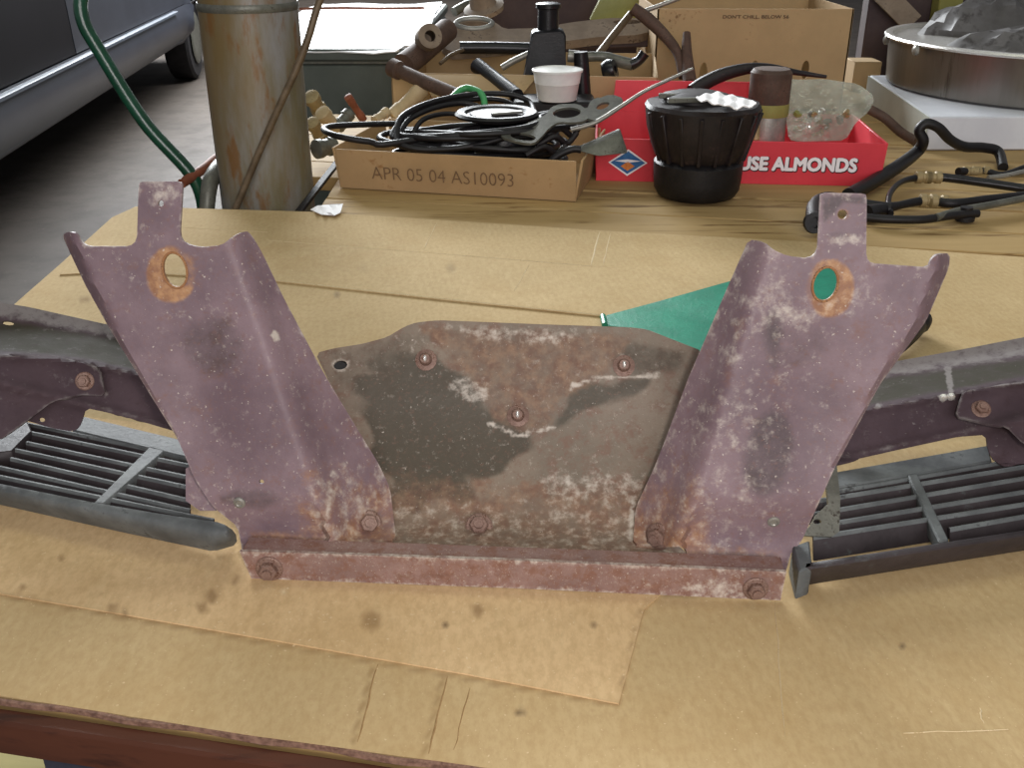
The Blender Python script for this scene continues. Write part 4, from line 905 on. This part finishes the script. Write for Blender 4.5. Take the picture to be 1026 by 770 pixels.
o = sheet('crumpled_paper', smoothpoly([(695, 97), (706, 94), (722, 93), (740, 97), (758, 102), (757, 107), (740, 108), (722, 105), (705, 101)]), [], lambda x, y: Z(x, y, .166) + V((0, 0, .0016 * math.sin(x * .5) + .0016 * math.sin(y * .9 + x * .2))), 'paper', None, step=2.5, thick=.0015)
tag(o, 'crumpled white paper lying on top of the black blower motor', 'paper')

# canister, hose, bag inside the red carton
cp = P(766, 140, 1.78); cp.z = zb + .006
cn = thing('round_canister', cp, 'brown canister with a shiny lower band inside the red carton', 'canister')
zt_ = P(766, 73, 1.78).z
lathe('body', [(.033, 0), (.034, .004), (.034, zt_ * .62), (.0335, zt_ * .63)], cp, 'steel', cn, 28)
lathe('cover', [(.0345, zt_ * .60), (.035, zt_ * .61), (.035, zt_), (.030, zt_ + .006), (0, zt_ + .007)], cp, 'rust', cn, 28)
lathe('olive_band', [(.0352, zt_ * .56), (.0356, zt_ * .57), (.0356, zt_ * .68), (.0352, zt_ * .69)], cp, 'olive', cn, 28)
o = tube('valve_stick', [P(757, 141, 1.72), P(757, 122, 1.73), P(756, 106, 1.73)], .007, 'brass', None, n=10); tag(o, 'short dusty brass stub standing beside the brown canister', 'fitting')
o = tube('radiator_hose', [P(693, 92, 1.84), P(705, 84, 1.85), P(724, 75, 1.86), P(748, 69, 1.87), P(772, 68.5, 1.88), P(800, 73, 1.89), P(828, 77, 1.89)], [.013, .013, .012, .010, .008, .005, .003], 'cast', None); tag(o, 'dark brown curved hose arching over the red carton', 'hose')
BG = [(786, 78), (800, 80), (826, 79), (845, 82), (860, 84), (877, 97), (871, 112), (858, 122), (847, 141), (800, 142), (790, 140), (787, 112)]
pb = thing('parts_bag', P(820, 140, 1.76), 'clear plastic bag of small metal parts at the right of the red carton', 'bag')
for nm, Yb, sg in (('front_film', 1.745, -1), ('rear_film', 1.775, 1)):
    sheet(nm, smoothpoly(BG), [], lambda x, y, Yb=Yb, sg=sg: P(x, y, Yb + (140 - y) * .0012 + sg * .018 * math.exp(-(((x - 825) / 36) ** 2 + ((y - 118) / 22) ** 2)) + .004 * math.sin(x * .31 + y * .2) * math.sin(y * .37)), 'bag', pb, step=3.5, thick=.0004)
for i in range(16):
    x, y = random.uniform(796, 848), random.uniform(112, 138); p = P(x, y, 1.765); d = V((random.uniform(-1, 1), random.uniform(-.4, .4), random.uniform(-1, 1))).normalized()
    if i % 2: lathe('screw', [(.0, -.012), (.003, -.012), (.003, .004), (.006, .005), (.006, .008), (0, .009)], p, ('slot', 'brass')[i % 4 == 1], pb, 8, d)
    else: lathe('nut', [(.004, -.003), (.008, -.003), (.008, .003), (.004, .003), (.004, -.003)], p, ('steel', 'brass', 'olive')[i % 3], pb, 6, d)

# ================================================================ BANANA BOX
bx0, bx1, BY = P(659, 9, 2.36), P(856, 9, 2.36), 2.36
bb = thing('tall_carton', V(((bx0.x + bx1.x) / 2, BY + .2, zb)), 'tall brown carton with oval vent holes behind the red carton', 'carton')
W = bx1.x - bx0.x; Hh = bx0.z - zb
def mo_(cx, cy, a_, b_): c_ = P(cx, cy, BY); k_ = P(cx + 1, cy, BY).x - c_.x; return oval(c_.x, c_.z, a_ * k_, b_ * k_)
fr = sheet('front_wall', [(bx0.x, zb), (bx1.x, zb), (bx1.x, bx0.z), (bx0.x, bx0.z)], [mo_(704.5, 76, 4.2, 13), mo_(756, 70, 4, 9), mo_(807, 70, 4, 9)], lambda x, z: V((x, BY, z)), 'boxdull', bb, step=.02, thick=.004)
for nm, o_, ax in (('side_wall', (bx0.x, BY, zb), (.004, 0, 0)), ('side_wall', (bx1.x - .004, BY, zb), (.004, 0, 0))): pbox(nm, o_, ax, (0, .36, 0), (0, 0, Hh), 'boxdull', bb, .0005)
pbox('back_wall', (bx0.x, BY + .356, zb), (W, 0, 0), (0, .004, 0), (0, 0, Hh), 'boxdull', bb, .0005)
pbox('bottom', (bx0.x, BY, zb), (W, 0, 0), (0, .36, 0), (0, 0, .004), 'boxdull', bb, 0)
hexa('flap', [V((bx0.x, BY + .36, bx0.z)), V((bx1.x, BY + .36, bx0.z)), V((bx1.x, BY + .364, bx0.z)), V((bx0.x, BY + .364, bx0.z)), V((bx0.x, BY + .45, bx0.z + .10)), V((bx1.x, BY + .45, bx0.z + .10)), V((bx1.x, BY + .454, bx0.z + .10)), V((bx0.x, BY + .454, bx0.z + .10))], 'boxdull', bb, .0005)
tp = P(724, 19, BY); text('print', "DON'T CHILL, BELOW 56", tp - V((0, .0012, 0)), (1, 0, 0), (0, 0, 1), .0085, 'inkdark', fr, width=P(790, 19, BY).x - tp.x, bold=.01, lift=.0008)

# ================================================================ REAR PARTS BOX and its contents
qa, qb = V((P(392, 105, 2.10).x, 2.12, zb)), V((P(655, 105, 2.10).x, 2.06, zb))
TB, TBF, u2, n2 = tray('parts_carton', 'low open brown carton full of car parts behind the tray', qa, qb, .36, .118, .118, 'boxdull', 'carton', .0)
hexa('flap', [qa + u2 * .06 + V((0, 0, .116)), qa + u2 * .30 + V((0, 0, .116)), qa + u2 * .30 + n2 * .004 + V((0, 0, .118)), qa + u2 * .06 + n2 * .004 + V((0, 0, .118)),
              qa + u2 * .10 - n2 * .09 + V((0, 0, .085)), qa + u2 * .27 - n2 * .09 + V((0, 0, .085)), qa + u2 * .27 - n2 * .09 + V((0, 0, .089)), qa + u2 * .10 - n2 * .09 + V((0, 0, .089))], 'boxdull', TB, .0005)
AR = [(440, 42), (450, 34), (455, 24), (468, 18), (484, 18), (496, 22), (505, 29), (540, 28), (575, 22), (610, 18), (640, 18), (652, 23), (652, 31), (640, 35), (600, 37), (560, 42), (520, 46), (480, 50), (450, 52)]
o = sheet('control_arm', smoothpoly(AR), [oval(475, 25, 14, 3.6, 0), oval(628, 22, 14, 2.4, 0)], lambda x, y: P(x, y, 2.44 + (46 - y) * .0035), 'arm', None, step=4, thick=.022)
tube('bushing_ring', [P(x, y, 2.44 + (46 - y) * .0035) for x, y in oval(475, 24, 18, 5.2, 0, 16)], .007, 'steel', o, n=8, sub=2, closed=True)
tag(o, 'long dusty beige suspension arm with a round eye across the rear carton', 'suspension arm')
sh = thing('shock_mount', P(425, 52, 2.32), 'brown shaft with a ringed bushing beside the white sheet', 'shaft')
tube('shaft', [P(404, 66, 2.24), P(420, 54, 2.30), P(448, 30, 2.42)], .026, 'rust', sh, n=14, sub=4)
lathe('bushing', [(.012, -.02), (.026, -.02), (.026, .02), (.012, .02), (.012, -.02)], P(429, 38, 2.28), 'arm', sh, 20, (.3, -.9, .3))
tp_ = thing('brown_pipe', P(425, 85, 2.0), 'brown rusty pipe slanting down behind the cable coil', 'pipe')
tube('pipe', [P(396, 69, 2.06), P(425, 82, 2.00), P(468, 100, 1.92)], .0135, 'rust', tp_, n=14, sub=4)
lathe('end_collar', [(.014, -.012), (.018, -.010), (.018, .012), (.014, .014), (.008, .006), (0, .006)], P(397, 69.5, 2.055), 'rust', tp_, 18, (P(396, 69, 2.06) - P(425, 82, 2.0)))
o = tube('black_bar', [P(461, 48, 2.30), P(495, 48, 2.30), P(533, 49, 2.30)], .013, 'blackgloss', None, n=12, sub=2); tag(o, 'thick black bar lying level left of the black jack', 'bar')
o = tube('thin_rod', [P(441, 64, 2.22), P(452, 55, 2.25), P(464, 50, 2.28)], .004, 'rod', None, n=8); tag(o, 'thin bent rod just below the end of the thick black bar', 'rod')
o = tube('strut', [P(478, 66, 2.14), P(496, 79, 2.08), P(518, 96, 2.0)], [.016, .014, .014], 'blackgloss', None, n=12, sub=4); tag(o, 'short black strut slanting down to the left of the white cup', 'strut')
o = tube('grey_link', [P(503, 68, 2.2), P(515, 61, 2.2), P(530, 54, 2.2)], .007, 'steel', None, n=8, sub=3); tag(o, 'thin grey link rod between the black bar and the black jack', 'rod')
# jack
jk = thing('bottle_jack', P(548, 95, 2.1), 'black jack with a square body and capped ram standing in the rear carton', 'jack')
J = lambda x, y, dY=0: P(x, y, 2.10 + dY)
prism('body', [J(534, 32), J(562, 30), J(567, 34), J(567, 62), J(570, 92), J(520, 92), J(530, 62), J(532, 36)], (0, .06, 0), 'blackgloss', jk, .004)
lathe('ram', [(.021, 0), (.021, .045), (.025, .047), (.025, .055), (.019, .057), (0, .057)], P(549, 33, 2.13), 'blackgloss', jk, 20)
prism('base', [J(508, 92), J(596, 92), J(602, 122), J(506, 122)], (0, .08, .0), 'black', jk, .004)
o = pbox('pedestal', (P(515, 100, 1.94).x, 1.935, zb), (P(598, 100, 1.94).x - P(515, 100, 1.94).x, 0, 0), (0, .10, 0), (0, 0, P(556, 100, 1.94).z - zb - .004), 'black', None, .004)
tag(o, 'dark cast block under the white foam cup', 'casting')
pc = P(558, 99, 1.955); pc.z = P(556, 100, 1.94).z + .002 - .004
cu = thing('foam_cup', pc, 'small white foam cup standing among the black parts', 'cup')
hc = P(558, 70, 1.955).z - pc.z
lathe('body', [(0, .0), (.036, .0), (.037, .002), (.0415, hc * .55), (.0425, hc * .57), (.0425, hc * .61), (.0455, hc * .98), (.0455, hc), (.0435, hc), (.040, hc * .6), (.035, .004), (0, .004)], pc, 'white', cu, 40)
lathe('rim', [(.0440, hc - .001), (.0475, hc - .003), (.0480, hc + .001), (.0455, hc + .002), (.0440, hc)], pc, 'white', cu, 40)
# clamp right of the jack
cl = thing('steel_clamp', P(583, 80, 2.1), 'black upright clamp handle right of the white cup', 'clamp')
tube('post', [P(584, 98, 2.08), P(583, 75, 2.08), P(582, 52, 2.08)], [.018, .016, .014], 'blackgloss', cl, n=12, sub=3)
tube('screw', [P(569, 56, 2.11), P(580, 57, 2.11)], .012, 'steel', cl, n=10, sub=2)
pp = thing('exhaust_pipe', P(610, 62, 2.16), 'thin dark pipe with an elbow and flared end in the rear carton', 'pipe')
tube('pipe', [P(586, 57, 2.16), P(606, 57, 2.16), P(618, 61, 2.15), P(634, 65, 2.14)], [.010, .010, .012, .012], 'dull', pp, n=12)
tube('flare', [P(632, 65, 2.14), P(640, 61, 2.14), P(646, 53, 2.14)], [.012, .010, .011], 'blackgloss', pp, n=12)
o = lathe('pipe_clip', [(.008, -.012), (.02, -.012), (.024, 0), (.02, .012), (.008, .012), (.008, -.012)], P(611, 71, 2.12), 'blackgloss', None, 16, (.9, -.3, .3)); tag(o, 'small black pipe clip beneath the dark elbow pipe', 'clip')
o = tube('pry_rod', [P(597, 58, 2.22), P(614, 36, 2.28), P(632, 14, 2.34)], .008, 'rod', None, n=8, sub=3); tag(o, 'straight brown rod rising to the head of the curved tongs', 'rod')
tg = thing('iron_tongs', P(690, 84, 2.2), 'curved brown iron tongs leaning on the tall carton', 'tongs')
tube('jaw', [P(634, 8, 2.32), P(650, 20, 2.31), P(668, 38, 2.29), P(679, 54, 2.26), P(683, 78, 2.22)], [.012, .014, .012, .010, .007], 'rust', tg, n=10)
tube('handle', [P(688, 33, 2.28), P(688, 55, 2.25), P(691, 84, 2.2)], [.008, .012, .016], 'rust', tg, n=10, sub=4)
o = tube('light_rod', [P(640, 13, 2.33), P(660, 6, 2.33), P(686, -4, 2.33)], .005, 'steel', None, n=8, sub=3); tag(o, 'pale thin rod crossing the top left corner of the tall carton', 'rod')
o = pbox('olive_folder', P(591, 20, 2.75), P(636, 19, 2.75) - P(591, 20, 2.75), V((.0, .03, .0)), P(602, -2, 2.80) - P(591, 20, 2.75), 'olive', None, .001); tag(o, 'olive green card sleeve standing behind the suspension arm', 'card')
o = prism('wood_block', [P(570, 34, 2.50), P(658, 31, 2.50), P(658, 47, 2.50), P(572, 50, 2.50)], (0, .06, 0), 'darkbrown', None, .003); tag(o, 'dark wooden block below the right end of the suspension arm', 'block')
# dark tub behind
td = thing('dark_tub', V((.05, 3.3, zb)), 'dark brown tub in the shadows behind the suspension arm', 'tub')
T0, T1 = P(482, 40, 3.1), P(664, 40, 3.1)
hexa('body', [V((T0.x, 2.98, zb)), V((T1.x, 2.98, zb)), V((T1.x, 3.3, zb)), V((T0.x, 3.3, zb)), V((T0.x - .02, 2.96, .24)), V((T1.x + .02, 2.96, .24)), V((T1.x + .02, 3.32, .24)), V((T0.x - .02, 3.32, .24))], 'darkbrown', td, .01)
tube('rim', [V((T0.x - .02, 2.96, .24)), V((T1.x + .02, 2.96, .24)), V((T1.x + .02, 3.32, .24)), V((T0.x - .02, 3.32, .24))], .012, 'darkbrown', td, n=8, sub=1, closed=True)
o = lathe('flanged_boss', [(.018, 0), (.05, .004), (.052, .016), (.034, .022), (.030, .05), (.018, .052), (.018, 0)], P(486, 13, 2.7), 'arm', None, 20, (-.2, -.3, .9)); tag(o, 'dusty conical flange above the eye of the suspension arm', 'flange')
o = tube('steel_pipe_stub', [P(455, 12, 2.75), P(468, 5, 2.78), P(486, 1, 2.8)], .012, 'dull', None, n=10, sub=3); tag(o, 'grey pipe stub at the corner of the white sheet', 'pipe')
# brass scrap left of the tray
for (x0_, y0_, x1_, y1_, Yb, r, mt, lb) in ((311, 96, 321, 112, 1.93, .016, 'brass', 'dull brass plug tucked against the right side of the cylinder'), (322, 112, 336, 128, 1.88, .015, 'tan', 'tan stub of tube lying left of the green tinted fitting'), (338, 128, 350, 114, 1.90, .013, 'dull', 'greenish metal fitting behind the left end of the tray'), (348, 96, 364, 120, 1.95, .008, 'redrust', 'short red brown bolt standing up behind the tray'), (312, 122, 322, 138, 1.82, .013, 'brass', 'small brass nut below the brass plug by the cylinder'), (393, 118, 424, 88, 1.98, .016, 'tan', 'thick tan tube rising beside the brown rusty pipe'), (316, 150, 334, 146, 1.76, .017, 'dull', 'grey dusty cylinder stub left of the brown tray'), (375, 122, 388, 112, 1.92, .010, 'tan', 'thin tan stick inside the tray by the cable')):
    a, b = P(x0_, y0_, Yb), P(x1_, y1_, Yb + .03); d = (b - a)
    o = lathe('scrap_fitting', [(r * .6, 0), (r, .002), (r, d.length * .3), (r * .86, d.length * .34), (r * .86, d.length * .7), (r, d.length * .74), (r, d.length), (r * .55, d.length + .002)], a, mt, None, 16, d)
    tag(o, lb, 'fitting', 'loose fittings around the brown tray')

# ================================================================ PAN on a white carton
wc = V((Z(926, 151, zb).x, Z(926, 151, zb).y, zb)); wbk = Z(868, 104, zb); hW = P(926, 117, wc.y).z - zb
wx = thing('white_carton', wc + V((.3, .3, 0)), 'low white carton under the aluminium pan', 'carton')
ux = V((.7, .012, 0)); uy = (wbk - wc) * 1.02
pbox('body', wc, ux, uy, (0, 0, hW), 'whitebox', wx, .003)
hexa('side_panel', [wc + V((-.003, 0, .001)), wc + V((-.0005, 0, .001)), wc + uy + V((-.0005, 0, .001)), wc + uy + V((-.003, 0, .001))] + [q + V((0, 0, hW - .002)) for q in (wc + V((-.003, 0, .001)), wc + V((-.0005, 0, .001)), wc + uy + V((-.0005, 0, .001)), wc + uy + V((-.003, 0, .001)))], 'greybox', wx, .0003)
pz = zb + hW; PC = V((1.185, 2.285, pz)); hp = .16 - pz
pa = thing('aluminium_pan', PC, 'big round aluminium pan standing on the white carton', 'pan')
lathe('body', [(0, .0), (.335, .0), (.345, .006), (.352, hp), (.349, hp), (.342, .010), (.332, .004), (0, .004)], PC, 'alu', pa, 64)
lathe('rolled_rim', [(.351, hp - .005), (.359, hp - .004), (.362, hp), (.359, hp + .004), (.352, hp + .005), (.344, hp + .003), (.346, hp - .004)], PC, 'slot', pa, 64)  # daylight highlight on the rim is put into this brighter steel
for s in (-1, 1):
    c = PC + V((-.352, -.02 + .09 * s, hp - .01)); lathe('handle_rivet', [(.010, -.004), (.010, .003), (.005, .006), (0, .006)], c, 'steel', pa, 12, (-1, 0, 0))
def lump(name, cx, cy, rx, ry, rz, z0, seed, mat, label, cat):
    r_ = random.Random(seed); ph = [r_.uniform(0, 6) for _ in range(8)]; vs_, fs = [], []; n, m = 40, 18
    for j in range(m + 1):
        e = math.pi * j / m
        for i in range(n):
            a = 2 * math.pi * i / n
            k_ = 1 + .07 * math.sin(3 * a + ph[0] + e * 2) + .05 * math.sin(7 * a + ph[1] - 3 * e) + .035 * math.sin(13 * a + ph[2] + 5 * e) + .03 * math.sin(11 * e + ph[3] + 2 * a)
            vs_.append((cx + rx * k_ * math.sin(e) * math.cos(a), cy + ry * k_ * math.sin(e) * math.sin(a), z0 + rz * (1 + k_ * math.cos(e))))
    for j in range(m):
        for i in range(n): fs.append((j * n + i, j * n + (i + 1) % n, (j + 1) * n + (i + 1) % n, (j + 1) * n + i))
    o = mk(name, vs_, fs, mat, None, sharp=25); return tag(o, label, cat)
lump('plastic_bundle', 1.12, 2.42, .17, .11, .088, pz + .006, 3, 'greybag', 'rounded grey plastic bundle at the back of the aluminium pan', 'plastic bag')
lump('plastic_bundle', 1.13, 2.17, .22, .11, .068, pz + .006, 9, 'greybag', 'flatter grey plastic bundle at the front of the aluminium pan', 'plastic bag')

# ================================================================ THINGS BEHIND THE PAN
o = pbox('dark_board', P(858, 92, 2.72), P(960, 92, 2.72) - P(858, 92, 2.72), (0, .05, 0), (0, 0, .34), 'darkbrown', None, .003); tag(o, 'dark brown board standing right of the tall carton', 'board')
o = bar('wooden_slat', P(915, 24, 2.66), P(880, -12, 2.70), .05, .012, 'arm', None, up=(0, 1, 0)); tag(o, 'dusty beige wooden slat leaning on the dark brown board', 'slat')
o = pbox('olive_box', P(936, 40, 2.66), P(960, 40, 2.66) - P(936, 40, 2.66), (0, .05, 0), (0, .02, .22), 'olive', None, .003); tag(o, 'olive box end just left of the ribbed white panel', 'box')
rp = thing('ribbed_panel', P(995, 30, 2.80), 'ribbed white panel standing behind the aluminium pan', 'panel')
r0 = P(955, 40, 2.80); rw = P(1075, 40, 2.80).x - r0.x
pbox('backing', r0, (rw, 0, 0), (0, .01, 0), (0, 0, .26), 'ribbed', rp, .001)
for i in range(9): pbox('rib', r0 + V((rw * (i + .2) / 9, -.008, 0)), (rw / 9 * .55, 0, 0), (0, .009, 0), (0, 0, .26), 'ribbed', rp, .002)
o = pbox('tan_carton', V((P(853, 90, 2.62).x, 2.62, zb)), P(880, 90, 2.62) - P(853, 90, 2.62), (0, .08, 0), (0, 0, P(860, 62, 2.62).z - zb), 'boxdull', None, .002); tag(o, 'small tan carton between the tall carton and the pan', 'carton')

# ================================================================ HOSES at the right
def hose(name, pts, r, mat, label, fits=()):
    h = thing(name, V(pts[0]), label, 'hose'); tube('hose_body', pts, r, mat, h, n=12)
    for p, d, rr in fits:
        lathe('ferrule', [(rr * .7, -.014), (rr, -.012), (rr, -.004), (rr * .8, -.002), (rr * .8, .002), (rr, .004), (rr, .012), (rr * .7, .014)], p, 'brass', h, 12, d)
    return h
r_ = .0105
hose('black_hose', [Z(850, 196, r_), Z(872, 184, r_), Z(898, 168, r_ + .004), Z(918, 153, .02), P(925, 142, 1.80), P(921, 131, 1.80), P(928, 124, 1.80), P(940, 128, 1.80), P(952, 140, 1.81), P(966, 147, 1.82), P(985, 148, 1.84), P(1000, 152, 1.84), P(1005, 168, 1.78)], [.0115, .0115, .0115, .011, .010, .009, .009, .009, .009, .009, .009, .009, .009], 'black', 'thick black hose looping up in front of the white carton')
hose('brake_hose', [Z(893, 214, .008), Z(890, 204, .012), Z(893, 192, .016), Z(904, 182, .018), Z(922, 178, .018), Z(945, 178, .018), Z(985, 183, .016), Z(1026, 189, .012), Z(1080, 196, .012)], [.004, .0045, .0045, .0045, .006, .007, .007, .007, .007], 'blackgloss', 'thin black hose with a hooked metal end and gold ferrules',
     [(Z(925, 178, .018), (1, -.0, 0), .010), (Z(935, 178, .018), (1, 0, 0), .010)])
hose('fuel_hose', [Z(868, 214, .010), Z(900, 206, .012), Z(930, 201, .014), Z(955, 204, .014), Z(990, 200, .014), Z(1030, 196, .012)], [.013, .006, .007, .007, .007, .007], 'black', 'black hose lying below the hooked one with gold ferrules', [(Z(930, 201, .014), (1, -.05, 0), .010), (Z(941, 202, .014), (1, -.05, 0), .010)])
hose('grey_pipe', [Z(938, 218, .010), Z(962, 211, .010), Z(990, 206, .011), Z(1026, 199, .012), Z(1080, 189, .012)], .0055, 'dull', 'straight light grey pipe at the front of the hose pile')
hose('rear_hose', [P(960, 172, 1.74), P(985, 172, 1.76), P(1005, 176, 1.74), P(1030, 168, 1.76), P(1070, 160, 1.78)], .007, 'black', 'short black hose with ferrules behind the hooked one', [(P(972, 172, 1.75), (1, .05, 0), .009), (P(984, 172, 1.76), (1, .05, 0), .009)])
hose('steel_line', [P(990, 178, 1.71), P(1008, 176, 1.72), P(1030, 171, 1.74), P(1070, 162, 1.77)], .004, 'steel', 'bright thin steel line at the right edge of the hose pile')
hose('front_hose', [Z(868, 218, .008), Z(892, 220, .008), Z(925, 220, .008), Z(955, 216, .008), Z(980, 214, .008)], .006, 'black', 'dark thin hose along the front of the hose pile')
hose('worn_hose', [P(868, 108, 1.95), P(886, 118, 1.94), P(902, 132, 1.93), P(918, 142, 1.90)], .009, 'rust', 'worn brown hose along the grey side of the white carton')
o = lathe('rubber_bumper', [(.008, 0), (.014, .002), (.014, .008), (.009, .012), (.009, .022), (0, .022)], Z(966, 222, zb), 'black', None, 14); tag(o, 'small black rubber bumper in front of the grey pipe', 'rubber bumper')
ek = thing('rubber_elbow', Z(818, 226, zb), 'black rubber elbow lying just left of the right bracket tab', 'elbow')
tube('pipe', [Z(816, 222, .012), Z(817, 207, .014), Z(830, 200, .014), Z(860, 206, .012), Z(892, 210, .010)], [.012, .0125, .012, .011, .010], 'black', ek, n=12)
lathe('end_ring', [(.008, -.005), (.015, -.005), (.016, 0), (.015, .005), (.008, .005), (.008, -.005)], Z(816, 223, .015), 'black', ek, 18, (0, -1, .25))
